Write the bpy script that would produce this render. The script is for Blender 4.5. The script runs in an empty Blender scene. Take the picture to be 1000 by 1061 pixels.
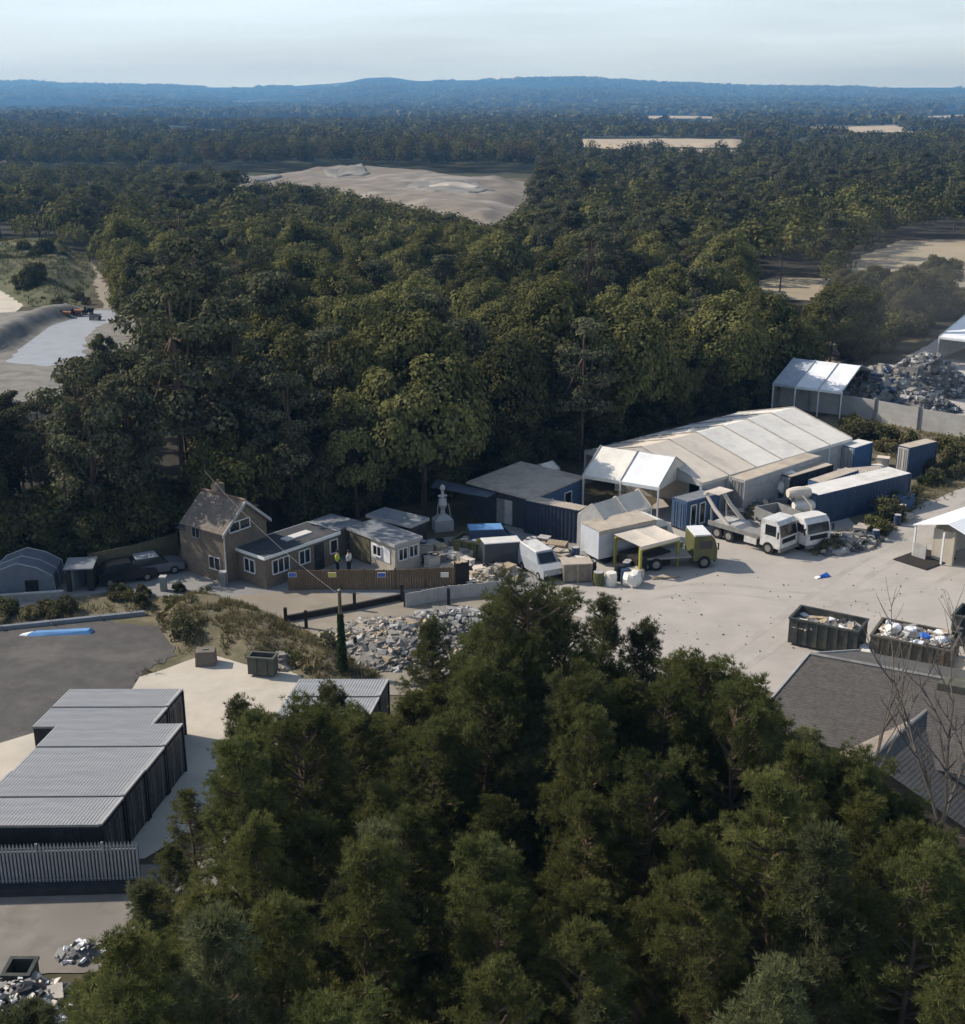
import bpy, math, random
import numpy as np
from mathutils import Vector, Matrix, noise

# ------------------------------------------------------------------ basics
rnd = random.Random(7)
rng = np.random.default_rng(11)
F, H = 1290.0, 32.0
TH = math.atan(425.5 / F)
sc = bpy.context.scene
COL = sc.collection
cT, sT = math.cos(TH), math.sin(TH)

def G(px, py, z=0.0):
    """the point at height z that lies along the photograph's sight line"""
    u, v = (px - 500) / F, (530.5 - py) / F
    d = (u, cT + v * sT, -sT + v * cT)
    t = (z - H) / d[2]
    return Vector((d[0] * t, d[1] * t, z))

def P(x, y, z):
    dz = z - H
    dep = y * cT - dz * sT
    up = y * sT + dz * cT
    return 500 + F * x / dep, 530.5 - F * up / dep

def inpoly(x, y, poly):
    r = False
    n = len(poly)
    j = n - 1
    for i in range(n):
        xi, yi = poly[i]; xj, yj = poly[j]
        if (yi > y) != (yj > y) and x < (xj - xi) * (y - yi) / (yj - yi) + xi:
            r = not r
        j = i
    return r

# ------------------------------------------------------------------ materials
MATS = {}
def mat(name, col, rough=0.8, var=0.25, scale=1.5, detail=6, metal=0.0, stain=None, stain_amt=0.5,
        stain_scale=0.4, bump=0.0, bump_scale=8.0, spec=0.3, stretch=(1, 1, 1), rand=0.0, coord='Object'):
    if name in MATS: return MATS[name]
    m = bpy.data.materials.new(name); m.use_nodes = True
    nt = m.node_tree; N = nt.nodes; L = nt.links
    b = N['Principled BSDF']
    b.inputs['Roughness'].default_value = rough
    b.inputs['Metallic'].default_value = metal
    b.inputs['Specular IOR Level'].default_value = spec
    tc = N.new('ShaderNodeTexCoord'); mp = N.new('ShaderNodeMapping')
    mp.inputs['Scale'].default_value = stretch
    if coord == 'World':
        ge = N.new('ShaderNodeNewGeometry'); L.new(ge.outputs['Position'], mp.inputs['Vector'])
    else:
        L.new(tc.outputs['Object'], mp.inputs['Vector'])
    nz = N.new('ShaderNodeTexNoise'); nz.inputs['Scale'].default_value = scale
    nz.inputs['Detail'].default_value = detail; nz.inputs['Roughness'].default_value = 0.62
    L.new(mp.outputs[0], nz.inputs['Vector'])
    mr = N.new('ShaderNodeMapRange'); mr.inputs[1].default_value = 0.3; mr.inputs[2].default_value = 0.7
    mr.inputs[3].default_value = 1 - var; mr.inputs[4].default_value = 1 + var
    L.new(nz.outputs[0], mr.inputs[0])
    mx = N.new('ShaderNodeMix'); mx.data_type = 'RGBA'; mx.blend_type = 'MULTIPLY'
    mx.inputs[0].default_value = 1.0
    mx.inputs[6].default_value = (*col, 1)
    L.new(mr.outputs[0], mx.inputs[7])
    out = mx.outputs[2]
    if stain:
        n2 = N.new('ShaderNodeTexNoise'); n2.inputs['Scale'].default_value = stain_scale
        n2.inputs['Detail'].default_value = 8; n2.inputs['Roughness'].default_value = 0.65
        L.new(mp.outputs[0], n2.inputs['Vector'])
        r2 = N.new('ShaderNodeMapRange'); r2.inputs[1].default_value = 0.5; r2.inputs[2].default_value = 0.66
        r2.inputs[4].default_value = stain_amt
        L.new(n2.outputs[0], r2.inputs[0])
        m2 = N.new('ShaderNodeMix'); m2.data_type = 'RGBA'
        L.new(r2.outputs[0], m2.inputs[0]); L.new(out, m2.inputs[6]); m2.inputs[7].default_value = (*stain, 1)
        out = m2.outputs[2]
    if rand:
        oi = N.new('ShaderNodeObjectInfo'); rr = N.new('ShaderNodeMapRange')
        rr.inputs[3].default_value = 1 - rand; rr.inputs[4].default_value = 1 + rand
        L.new(oi.outputs['Random'], rr.inputs[0])
        m3 = N.new('ShaderNodeMix'); m3.data_type = 'RGBA'; m3.blend_type = 'MULTIPLY'; m3.inputs[0].default_value = 1
        L.new(out, m3.inputs[6]); L.new(rr.outputs[0], m3.inputs[7]); out = m3.outputs[2]
    L.new(out, b.inputs['Base Color'])
    if bump:
        bn = N.new('ShaderNodeTexNoise'); bn.inputs['Scale'].default_value = bump_scale; bn.inputs['Detail'].default_value = 5
        L.new(mp.outputs[0], bn.inputs['Vector'])
        bp = N.new('ShaderNodeBump'); bp.inputs['Strength'].default_value = 0.6; bp.inputs['Distance'].default_value = bump
        L.new(bn.outputs[0], bp.inputs['Height']); L.new(bp.outputs[0], b.inputs['Normal'])
    MATS[name] = m
    return m

def foliage(name, c1, c2, scale=0.6, rand=0.25, trans=0.25):
    m = bpy.data.materials.new(name); m.use_nodes = True
    nt = m.node_tree; N = nt.nodes; L = nt.links
    N.remove(N['Principled BSDF'])
    out = N['Material Output']
    geo = N.new('ShaderNodeNewGeometry')
    nz = N.new('ShaderNodeTexNoise'); nz.inputs['Scale'].default_value = scale; nz.inputs['Detail'].default_value = 4
    L.new(geo.outputs['Position'], nz.inputs['Vector'])
    mr = N.new('ShaderNodeMapRange'); mr.inputs[1].default_value = 0.35; mr.inputs[2].default_value = 0.65
    L.new(nz.outputs[0], mr.inputs[0])
    mx = N.new('ShaderNodeMix'); mx.data_type = 'RGBA'
    mx.inputs[6].default_value = (*c1, 1); mx.inputs[7].default_value = (*c2, 1)
    L.new(mr.outputs[0], mx.inputs[0])
    oi = N.new('ShaderNodeObjectInfo')
    rr = N.new('ShaderNodeMapRange'); rr.inputs[3].default_value = 1 - rand; rr.inputs[4].default_value = 1 + rand
    L.new(oi.outputs['Random'], rr.inputs[0])
    ri = N.new('ShaderNodeMapRange'); ri.inputs[3].default_value = 0.7; ri.inputs[4].default_value = 1.3
    L.new(geo.outputs['Random Per Island'], ri.inputs[0])
    mu = N.new('ShaderNodeMath'); mu.operation = 'MULTIPLY'
    L.new(rr.outputs[0], mu.inputs[0]); L.new(ri.outputs[0], mu.inputs[1])
    m3 = N.new('ShaderNodeMix'); m3.data_type = 'RGBA'; m3.blend_type = 'MULTIPLY'; m3.inputs[0].default_value = 1
    L.new(mx.outputs[2], m3.inputs[6]); L.new(mu.outputs[0], m3.inputs[7])
    df = N.new('ShaderNodeBsdfDiffuse'); tr = N.new('ShaderNodeBsdfTranslucent'); ms = N.new('ShaderNodeMixShader')
    ms.inputs[0].default_value = trans
    L.new(m3.outputs[2], df.inputs[0]); L.new(m3.outputs[2], tr.inputs[0])
    L.new(df.outputs[0], ms.inputs[1]); L.new(tr.outputs[0], ms.inputs[2])
    L.new(ms.outputs[0], out.inputs[0])
    MATS[name] = m
    return m

W_TARP = mat('white tarpaulin', (.74, .70, .63), .6, .06, 1.2, stain=(.45, .43, .39), stain_amt=.45, stain_scale=.5)
W_TARP2 = mat('weathered tarpaulin', (.63, .555, .465), .7, .08, 1.0, stain=(.36, .32, .27), stain_amt=.55, stain_scale=.35)
W_TARP3 = mat('bright tarpaulin', (.80, .81, .82), .55, .05, 1.0, stain=(.55, .56, .57), stain_amt=.4, stain_scale=.6)
GREYSHEET = mat('galvanised corrugated sheet', (.345, .345, .345), .55, .12, 1.0, metal=.25, stain=(.27, .28, .29), stain_amt=.7, stain_scale=.9, stretch=(.5, 3, 1), rand=.06)
BLACKST = mat('black painted steel', (.012, .013, .015), .5, .3, 2, stain=(.05, .05, .05), stain_amt=.5)
DARKDOOR = mat('dark steel doors', (.022, .023, .026), .45, .3, 2, stain=(.09, .09, .09), stain_amt=.6, stain_scale=1.4)
NAVY = mat('navy container paint', (.030, .055, .105), .55, .18, 1.5, stain=(.10, .09, .085), stain_amt=.35, stain_scale=.8, rand=.1)
BLUE = mat('blue container paint', (.05, .115, .235), .55, .15, 1.5, stain=(.13, .12, .12), stain_amt=.35, stain_scale=.8)
DUSTROOF = mat('dusty tan roof', (.43, .37, .30), .9, .15, 1.6, stain=(.26, .23, .2), stain_amt=.6, stain_scale=.5)
PALEROOF = mat('pale dusty roof', (.62, .60, .57), .8, .1, 1.5, stain=(.4, .37, .33), stain_amt=.5, stain_scale=.5)
FELT = mat('grey felt roof', (.17, .185, .205), .85, .2, 1.2, stain=(.30, .31, .32), stain_amt=.5, stain_scale=.5)
DKFELT = mat('dark felt roof', (.055, .058, .065), .85, .25, 1.2, stain=(.12, .12, .12), stain_amt=.5)
BRICK = mat('weathered brick', (.17, .135, .10), .9, .3, 6, stain=(.10, .085, .07), stain_amt=.6, stain_scale=.9)
TILE = mat('brown roof tiles', (.165, .135, .11), .85, .25, 3, stain=(.10, .10, .08), stain_amt=.6, stain_scale=.8, stretch=(1, 1, 1))
SLATE = mat('dark grey slates', (.090, .082, .075), .75, .28, 5, stain=(.14, .13, .115), stain_amt=.4, stain_scale=.7)
SLATESUN = mat('sunlit tan slates', (.24, .20, .165), .85, .25, 3, stain=(.15, .13, .12), stain_amt=.6, stain_scale=1.2)  # lit copy of the slates: sun on the wing slope put into the colour
BEIGE = mat('beige render', (.42, .375, .31), .9, .12, 2, stain=(.28, .25, .21), stain_amt=.5)
WHITEP = mat('white paint', (.72, .72, .71), .5, .06, 2, stain=(.5, .48, .45), stain_amt=.4)
WHITEV = mat('white vehicle paint', (.62, .61, .59), .4, .1, 2, stain=(.33, .30, .26), stain_amt=.75, stain_scale=1.2)
GREYV = mat('dusty grey steel', (.24, .235, .225), .6, .2, 2, stain=(.13, .12, .11), stain_amt=.6)
LGREY = mat('light grey panel', (.40, .39, .38), .8, .15, 2, stain=(.27, .26, .25), stain_amt=.5)
GLASS = mat('dark window glass', (.015, .018, .022), .12, .1, 1, spec=.6)
TYRE = mat('tyre rubber', (.018, .018, .018), .9, .2, 4)
OLIVE = mat('olive green paint', (.095, .098, .036), .6, .2, 2, stain=(.2, .18, .1), stain_amt=.4)
YELLOW = mat('yellow green paint', (.30, .29, .06), .6, .15, 2, stain=(.2, .19, .08), stain_amt=.4)
SKIPG = mat('dark green grey skip steel', (.045, .05, .045), .65, .3, 2, stain=(.10, .085, .065), stain_amt=.6, stain_scale=1.0)
SKIPB = mat('brown rusted skip steel', (.085, .078, .062), .7, .3, 2, stain=(.14, .10, .07), stain_amt=.6)
WOODF = mat('brown fence boards', (.155, .105, .06), .9, .3, 3, stain=(.09, .07, .045), stain_amt=.5, stretch=(4, 1, 1))
WOODF2 = mat('green brown fence boards', (.12, .105, .06), .9, .3, 3, stain=(.08, .07, .05), stain_amt=.5)
DARKWOOD = mat('dark creosoted timber', (.03, .026, .022), .9, .3, 3)
PALLET = mat('pale timber', (.36, .29, .2), .9, .25, 4)
BLUEPL = mat('blue plastic sheet', (.14, .30, .55), .5, .15, 2)
BRIGHTBLUE = mat('bright blue plastic', (.03, .13, .5), .5, .1, 2)
BARK = mat('bark', (.075, .058, .043), .95, .35, 5, stretch=(1, 1, .3))
PBARK = mat('reddish pine bark', (.105, .072, .05), .95, .35, 5, stretch=(1, 1, .3))
DEADW = mat('dead grey wood', (.14, .12, .10), .95, .3, 5)
CONC = mat('concrete', (.33, .32, .30), .9, .18, 3, stain=(.22, .21, .2), stain_amt=.5)
RUBB = mat('pale rubble', (.27, .25, .22), .95, .4, 2.2, stain=(.16, .15, .14), stain_amt=.8, stain_scale=1.1)
RUBBD = mat('dark grey rubble', (.12, .12, .12), .95, .4, 2.2, stain=(.24, .22, .20), stain_amt=.6, stain_scale=1.1)
SKIN = mat('skin', (.42, .26, .19), .6, .05)
HIVIS = mat('hi vis yellow cloth', (.55, .70, .05), .8, .05)
HIVISW = mat('pale cloth', (.66, .66, .60), .8, .05)
DARKCL = mat('dark work cloth', (.02, .022, .03), .9, .1)
HAIRM = mat('dark hair', (.03, .02, .015), .8, .1)
ORANGE = mat('orange paint', (.30, .13, .05), .6, .1)
PALISADE = mat('galvanised palisade', (.30, .31, .33), .5, .12, 3, metal=.3)
BLUEPAN = mat('blue door panel', (.055, .10, .19), .6, .15, 2)
SIGNB = mat('blue sign face', (.08, .14, .5), .5, .05)
SIGNY = mat('yellow sign face', (.6, .5, .08), .5, .05)
SIGNW = mat('white sign face', (.7, .68, .62), .5, .05)
LITTER = mat('white refuse bags', (.75, .76, .78), .55, .1, 3)
WASTE = mat('mixed waste', (.20, .18, .155), .9, .5, 4, stain=(.4, .38, .36), stain_amt=.9, stain_scale=2.5)

# ------------------------------------------------------------------ mesh builder
class MB:
    def __init__(s): s.v = []; s.f = []; s.m = []; s.k = 0
    def use(s, k): s.k = k; return s
    def add(s, vs, fs):
        o = len(s.v); s.v.extend([tuple(p) for p in vs])
        for f in fs: s.f.append([o + i for i in f]); s.m.append(s.k)
        return s
    def box(s, x0, x1, y0, y1, z0, z1):
        return s.hexa([(x0, y0, z0), (x1, y0, z0), (x1, y1, z0), (x0, y1, z0), (x0, y0, z1), (x1, y0, z1), (x1, y1, z1), (x0, y1, z1)])
    def hexa(s, p):
        return s.add(p, [(3, 2, 1, 0), (4, 5, 6, 7), (0, 1, 5, 4), (1, 2, 6, 5), (2, 3, 7, 6), (3, 0, 4, 7)])
    def prism(s, poly, z0, z1):
        n = len(poly)
        vs = [(x, y, z0) for x, y in poly] + [(x, y, z1) for x, y in poly]
        return s.add(vs, [tuple(range(n))[::-1], tuple(range(n, 2 * n))] + [(i, (i + 1) % n, n + (i + 1) % n, n + i) for i in range(n)])
    def slab(s, quad, t):
        """a quad in space given thickness t downwards"""
        a = [Vector(q) for q in quad]; d = Vector((0, 0, -t))
        return s.hexa([p + d for p in a] + a)
    def xprism(s, prof, x0, x1):
        """profile in y,z swept along x"""
        n = len(prof)
        vs = [(x0, y, z) for y, z in prof] + [(x1, y, z) for y, z in prof]
        return s.add(vs, [tuple(range(n)), tuple(range(n, 2 * n))[::-1]] + [(i, n + i, n + (i + 1) % n, (i + 1) % n) for i in range(n)])
    def yprism(s, prof, y0, y1):
        n = len(prof)
        vs = [(x, y0, z) for x, z in prof] + [(x, y1, z) for x, z in prof]
        return s.add(vs, [tuple(range(n))[::-1], tuple(range(n, 2 * n))] + [(i, (i + 1) % n, n + (i + 1) % n, n + i) for i in range(n)])
    def tube(s, p0, p1, r0, r1=None, n=8, cap=True):
        r1 = r0 if r1 is None else r1
        p0 = Vector(p0); p1 = Vector(p1); d = (p1 - p0)
        if d.length < 1e-6: return s
        d.normalize()
        a = d.orthogonal().normalized(); b = d.cross(a)
        vs = []
        for p, r in ((p0, r0), (p1, r1)):
            for i in range(n):
                t = 2 * math.pi * i / n
                vs.append(p + a * (r * math.cos(t)) + b * (r * math.sin(t)))
        fs = [(i, (i + 1) % n, n + (i + 1) % n, n + i) for i in range(n)]
        if cap: fs += [tuple(range(n))[::-1], tuple(range(n, 2 * n))]
        return s.add(vs, fs)
    def path(s, pts, rads, n=7):
        for i in range(len(pts) - 1): s.tube(pts[i], pts[i + 1], rads[i], rads[i + 1], n, cap=True)
        return s
    def ell(s, c, r, nu=10, nv=7, jit=0.0, rr=rnd):
        vs = []; fs = []
        for j in range(nv + 1):
            ph = math.pi * j / nv
            for i in range(nu):
                t = 2 * math.pi * i / nu
                q = 1 + (rr.uniform(-jit, jit) if 0 < j < nv else 0)
                vs.append((c[0] + r[0] * q * math.sin(ph) * math.cos(t), c[1] + r[1] * q * math.sin(ph) * math.sin(t), c[2] + r[2] * q * math.cos(ph)))
        for j in range(nv):
            for i in range(nu):
                a = j * nu + i; b = j * nu + (i + 1) % nu
                fs.append((a, a + nu, b + nu, b))
        return s.add(vs, fs)
    def rock(s, c, r, rr=rnd):
        """an angular chunk"""
        M = Matrix.Rotation(rr.uniform(0, 6.28), 3, 'Z') @ Matrix.Rotation(rr.uniform(-.6, .6), 3, 'X')
        vs = []
        for z in (-1, 1):
            for y in (-1, 1):
                for x in (-1, 1):
                    vs.append(Vector(c) + M @ Vector((x * r[0] * rr.uniform(.55, 1), y * r[1] * rr.uniform(.55, 1), z * r[2] * rr.uniform(.55, 1))))
        return s.add(vs, [(0, 2, 3, 1), (4, 5, 7, 6), (0, 1, 5, 4), (1, 3, 7, 5), (3, 2, 6, 7), (2, 0, 4, 6)])
    def build(s, name, mats, parent=None, smooth=False):
        me = bpy.data.meshes.new(name); me.from_pydata(s.v, [], s.f)
        for m in (mats if isinstance(mats, (list, tuple)) else [mats]): me.materials.append(m)
        if any(s.m): me.polygons.foreach_set('material_index', s.m)
        if smooth: me.polygons.foreach_set('use_smooth', [True] * len(s.f))
        me.update()
        o = bpy.data.objects.new(name, me); COL.objects.link(o)
        if parent: o.parent = parent
        return o

def tag(o, label=None, cat=None, group=None, kind=None):
    if label: o['label'] = label
    if cat: o['category'] = cat
    if group: o['group'] = group
    if kind: o['kind'] = kind
    return o

def thing(name, label, cat, loc=(0, 0, 0), yaw=0.0, group=None):
    o = bpy.data.objects.new(name, None); COL.objects.link(o)
    o.empty_display_size = .5
    o.location = loc; o.rotation_euler = (0, 0, yaw)
    return tag(o, label, cat, group)

def copy_tree(o, parent=None):
    c = o.copy(); COL.objects.link(c)
    if parent: c.parent = parent
    for ch in list(o.children): copy_tree(ch, c)
    return c

def ang(a, b): return math.atan2(b[1] - a[1], b[0] - a[0])

# ------------------------------------------------------------------ far ridge line
RID = [(-400, 90), (-150, 88), (0, 85), (75, 84), (110, 87), (190, 88.5), (250, 90.5), (310, 90), (350, 87.5), (372, 85.5), (392, 81), (412, 80), (440, 84), (490, 83), (560, 81), (592, 80), (622, 82.5), (680, 86), (760, 89.5), (850, 90.5), (1000, 91), (1200, 89), (1400, 92)]
def rid(px):
    for (a, b), (c, d) in zip(RID, RID[1:]):
        if a <= px <= c:
            k = (px - a) / (c - a); k = k * k * (3 - 2 * k) * .5 + k * .5; return b + (d - b) * k
    return 90
HD = [2500, 3000, 3600, 4300, 5100, 6000, 6900, 7700, 8400, 9000, 9500, 10300]
HE = [-.06, .03, .12, .26, .42, .55, .70, .82, .92, 1.0, .97, .80]
def hillz(x, d):
    px = 500 + F * x / d * .955
    e = float(np.interp(d, HD, HE)); py = 121 - (121 - rid(px)) * e; v = (530.5 - py) / F
    z = H + d * (-sT + v * cT) / (cT + v * sT)
    k = min(1, max(0, (d - 2600) / 900)) * (1 if d < 8300 else .15)
    return z + k * (16 * noise.noise((x * .0011, d * .0013, 3)) + 7 * noise.noise((x * .004, d * .003, 7)))
# ------------------------------------------------------------------ terrain
def hz(x, y, s, o): return noise.noise((x / s + o, y / s - o, o * 1.7))
def land(x, y): return max(terr(x, y), hillz(x, y)) if y > 2500 else terr(x, y)
def terr(x, y):
    r = math.hypot(x, y)
    k = min(1, max(0, (r - 1150) / 900))
    z = k * (9 * hz(x, y, 900, 3.1) + 5 * hz(x, y, 350, 9.2))
    if r > 1900:
        z -= min(1, (r - 1900) / 700) * 22
    return z

GROUND = bpy.data.materials.new('rough ground'); GROUND.use_nodes = True
def ground_material(m):
    nt = m.node_tree; N = nt.nodes; L = nt.links; b = N['Principled BSDF']
    b.inputs['Roughness'].default_value = .95; b.inputs['Specular IOR Level'].default_value = .1
    ge = N.new('ShaderNodeNewGeometry')
    def nz(s, d=8, r=.6):
        n = N.new('ShaderNodeTexNoise'); n.inputs['Scale'].default_value = s; n.inputs['Detail'].default_value = d
        n.inputs['Roughness'].default_value = r; L.new(ge.outputs['Position'], n.inputs['Vector']); return n.outputs[0]
    def ramp(sock, stops):
        r = N.new('ShaderNodeValToRGB'); L.new(sock, r.inputs[0]); e = r.color_ramp.elements
        while len(e) < len(stops): e.new(.5)
        for q, (p, c) in zip(e, stops): q.position = p; q.color = (*c, 1)
        return r.outputs[0]
    near = ramp(nz(.25), [(.3, (.05, .045, .03)), (.5, (.085, .075, .045)), (.62, (.12, .10, .07)), (.75, (.19, .165, .125))])
    far = ramp(nz(.0035, 6, .7), [(.40, (.035, .045, .022)), (.55, (.05, .058, .03)), (.585, (.17, .14, .085)), (.66, (.20, .165, .11)), (.69, (.05, .06, .03))])
    cd = N.new('ShaderNodeVectorMath'); cd.operation = 'LENGTH'; L.new(ge.outputs['Position'], cd.inputs[0])
    mr = N.new('ShaderNodeMapRange'); mr.inputs[1].default_value = 380; mr.inputs[2].default_value = 750
    L.new(cd.outputs['Value'], mr.inputs[0])
    mx = N.new('ShaderNodeMix'); mx.data_type = 'RGBA'
    L.new(mr.outputs[0], mx.inputs[0]); L.new(near, mx.inputs[6]); L.new(far, mx.inputs[7])
    L.new(mx.outputs[2], b.inputs['Base Color'])
ground_material(GROUND)

def build_ground():
    rs = [4 + 10 * i for i in range(12)]
    while rs[-1] < 10200: rs.append(rs[-1] * 1.055 + 2)
    A = [math.radians(-80 + 160 * i / 150) for i in range(151)]
    mb = MB(); vs = []; fs = []
    for r in rs:
        for a in A:
            x, y = r * math.sin(a), r * math.cos(a) - 8
            vs.append((x, y, terr(x, y)))
    n = len(A)
    for i in range(len(rs) - 1):
        for j in range(n - 1):
            fs.append((i * n + j, i * n + j + 1, (i + 1) * n + j + 1, (i + 1) * n + j))
    mb.add(vs, [f[::-1] for f in fs])
    o = mb.build('ground', GROUND, smooth=True); tag(o, kind='structure')
build_ground()

SHEETZ = [0.004]
def sheet(name, pts, m, z=None, jag=.25, step=1.2, px=True, seed=1):
    """a ground sheet with an uneven edge, 4 mm above the one below"""
    if z is None: z = SHEETZ[0]; SHEETZ[0] += .004
    w = [(G(*p)[:2] if px else p) for p in pts]
    out = []
    for i in range(len(w)):
        a = Vector(w[i]); b = Vector(w[(i + 1) % len(w)]); L = (b - a).length
        k = max(1, int(L / step)); nn = Vector((-(b - a).y, (b - a).x)) / max(L, 1e-6)
        for j in range(k):
            q = a + (b - a) * (j / k)
            d = jag * (noise.noise((q.x * .45, q.y * .45, seed)) * 1.6 + noise.noise((q.x * 1.7, q.y * 1.7, seed + 5)) * .8)
            q = q + nn * d
            out.append((q.x, q.y, z))
    mb = MB(); mb.add(out, [tuple(range(len(out)))])
    o = mb.build(name, m); tag(o, kind='structure'); return o

YARD = mat('dusty yard concrete', (.40, .365, .325), .95, .10, .35, stain=(.30, .275, .245), stain_amt=.55, stain_scale=.12, bump=.02, bump_scale=3, coord='World')
TARMAC = mat('worn tarmac', (.085, .08, .076), .92, .22, .8, stain=(.15, .14, .125), stain_amt=.6, stain_scale=.25, coord='World', bump=.02)
APRON = mat('pale concrete apron', (.50, .45, .375), .95, .10, .5, stain=(.38, .34, .285), stain_amt=.5, stain_scale=.3, coord='World')
LANE = mat('grey lane', (.25, .245, .235), .95, .15, .6, stain=(.17, .165, .155), stain_amt=.6, stain_scale=.3, coord='World')
DIRT = mat('tan dirt', (.27, .235, .185), .95, .2, .5, stain=(.18, .155, .12), stain_amt=.6, stain_scale=.25, coord='World')
SAND = mat('quarry sand', (.19, .162, .128), .95, .2, .06, stain=(.33, .30, .27), stain_amt=.8, stain_scale=.028, coord='World', stretch=(1, 2.2, 1))
FIELD = mat('stubble field', (.33, .275, .19), .95, .12, .05, stain=(.2, .17, .11), stain_amt=.5, stain_scale=.03, coord='World')
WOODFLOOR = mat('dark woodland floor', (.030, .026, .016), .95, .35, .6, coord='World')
SCRUB = mat('dry scrub ground', (.15, .128, .08), .95, .35, .7, stain=(.085, .085, .04), stain_amt=.8, stain_scale=.4, coord='World', bump=.1)
PLASTIC = mat('pale grey sheeting', (.30, .315, .345), .6, .12, .4, stain=(.34, .35, .37), stain_amt=.6, stain_scale=.25, coord='World')
BANKS = mat('grey earth bank', (.20, .19, .17), .95, .3, .5, stain=(.12, .12, .10), stain_amt=.6, stain_scale=.3, coord='World')
COBBLE = mat('beige road surface', (.21, .19, .165), .95, .2, .8, stain=(.15, .14, .12), stain_amt=.5, coord='World')

# order: lowest first
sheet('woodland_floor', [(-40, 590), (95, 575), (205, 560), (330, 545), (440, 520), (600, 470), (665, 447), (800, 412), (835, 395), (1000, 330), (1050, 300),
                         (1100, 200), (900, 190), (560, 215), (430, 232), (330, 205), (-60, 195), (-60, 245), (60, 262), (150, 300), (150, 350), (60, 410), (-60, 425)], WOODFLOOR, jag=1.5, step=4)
sheet('scrubland', [(-40, 600), (200, 570), (330, 600), (470, 620), (480, 700), (400, 740), (200, 740), (150, 690), (-40, 660)], SCRUB)
sheet('verge', [(870, 425), (1040, 450), (1040, 500), (960, 530), (900, 575), (840, 585), (800, 500), (830, 440)], SCRUB)
sheet('service_lane', [(-40, 625), (90, 600), (200, 585), (330, 572), (480, 555), (620, 520), (640, 600), (590, 625), (480, 612), (415, 622), (300, 645), (230, 622), (120, 612), (-40, 640)], LANE)
sheet('yard', [(560, 600), (612, 575), (640, 545), (700, 505), (760, 480), (840, 470), (880, 480), (870, 530), (905, 560), (960, 520), (1060, 480), (1160, 560), (1200, 760), (840, 730), (760, 705), (690, 720), (600, 700), (560, 660)], YARD, jag=.35)
sheet('dusty_ground', [(845, 400), (880, 372), (900, 345), (960, 318), (1090, 300), (1090, 250), (930, 250), (880, 285), (850, 320), (820, 350)], DIRT, jag=1.2, step=3)
sheet('rear_yard', [(890, 398), (975, 350), (1080, 320), (1080, 450), (1000, 442), (900, 424)], YARD)
sheet('car_park', [(-60, 668), (0, 655), (100, 643), (190, 648), (185, 680), (140, 705), (150, 745), (60, 765), (-60, 800)], TARMAC, jag=.7, step=.5)
sheet('apron', [(-90, 800), (40, 758), (130, 725), (145, 702), (215, 678), (300, 690), (330, 720), (330, 770), (250, 830), (150, 890), (-90, 900)], APRON, jag=.1)
sheet('bin_lane', [(-120, 905), (170, 895), (300, 830), (330, 900), (250, 1000), (-120, 1020)], COBBLE, jag=.2)
sheet('rubble_bay_floor', [(225, 620), (300, 612), (415, 622), (470, 614), (600, 640), (560, 720), (400, 720), (330, 660), (300, 645)], DIRT)
sheet('sand_pit', [(-80, 285), (0, 292), (30, 312), (8, 330), (-80, 345)], APRON, jag=.5, step=2)
sheet('quarry_track', [(88, 268), (97, 275), (125, 318), (140, 345), (133, 368), (120, 368), (112, 330), (96, 290), (80, 272)], DIRT, jag=.5)
sheet('quarry_floor', [(-80, 330), (30, 322), (150, 318), (150, 350), (85, 385), (60, 412), (-80, 430)], BANKS, jag=.8, step=2)
sheet('plastic_sheeting', [(8, 376), (30, 352), (52, 336), (95, 322), (140, 322), (122, 332), (100, 340), (91, 350), (85, 372), (50, 380)], PLASTIC, jag=.5)
HF = {}
def relief(name, pts, m, n, hfun, edge=8):
    w = [G(*p)[:2] for p in pts]; xs = [p[0] for p in w]; ys = [p[1] for p in w]
    nx, ny = n; X0, X1, Y0, Y1 = min(xs), max(xs), min(ys), max(ys)
    def dist(x, y):
        d = 1e9
        for i in range(len(w)):
            a = Vector(w[i]); b = Vector(w[(i + 1) % len(w)]); q = Vector((x, y)); t = max(0, min(1, (q - a).dot(b - a) / (b - a).length_squared)); d = min(d, (q - a.lerp(b, t)).length)
        return d if inpoly(x, y, w) else -d
    vs = []
    for j in range(ny + 1):
        for i in range(nx + 1):
            x, y = X0 + (X1 - X0) * i / nx, Y0 + (Y1 - Y0) * j / ny
            d = dist(x, y); k = max(-.3, min(1, d / edge)); k = k * k * (3 - 2 * k) if k > 0 else k
            vs.append((x, y, (hfun(x, y) * k if k > 0 else .6 * k) + SHEETZ[0] + .01))
    mb = MB(); mb.add(vs, [(j * (nx + 1) + i, j * (nx + 1) + i + 1, (j + 1) * (nx + 1) + i + 1, (j + 1) * (nx + 1) + i) for j in range(ny) for i in range(nx)])
    HF[name] = lambda x, y: (lambda d: hfun(x, y) * (lambda k: k * k * (3 - 2 * k))(max(0, min(1, d / edge))))(dist(x, y)) + .01
    o = mb.build(name, m, smooth=True); tag(o, kind='structure'); return o
QW = [(222, 194), (240, 186), (320, 180), (440, 181), (540, 188), (552, 205), (545, 226), (515, 240), (470, 232), (400, 216), (330, 200)]
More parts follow.
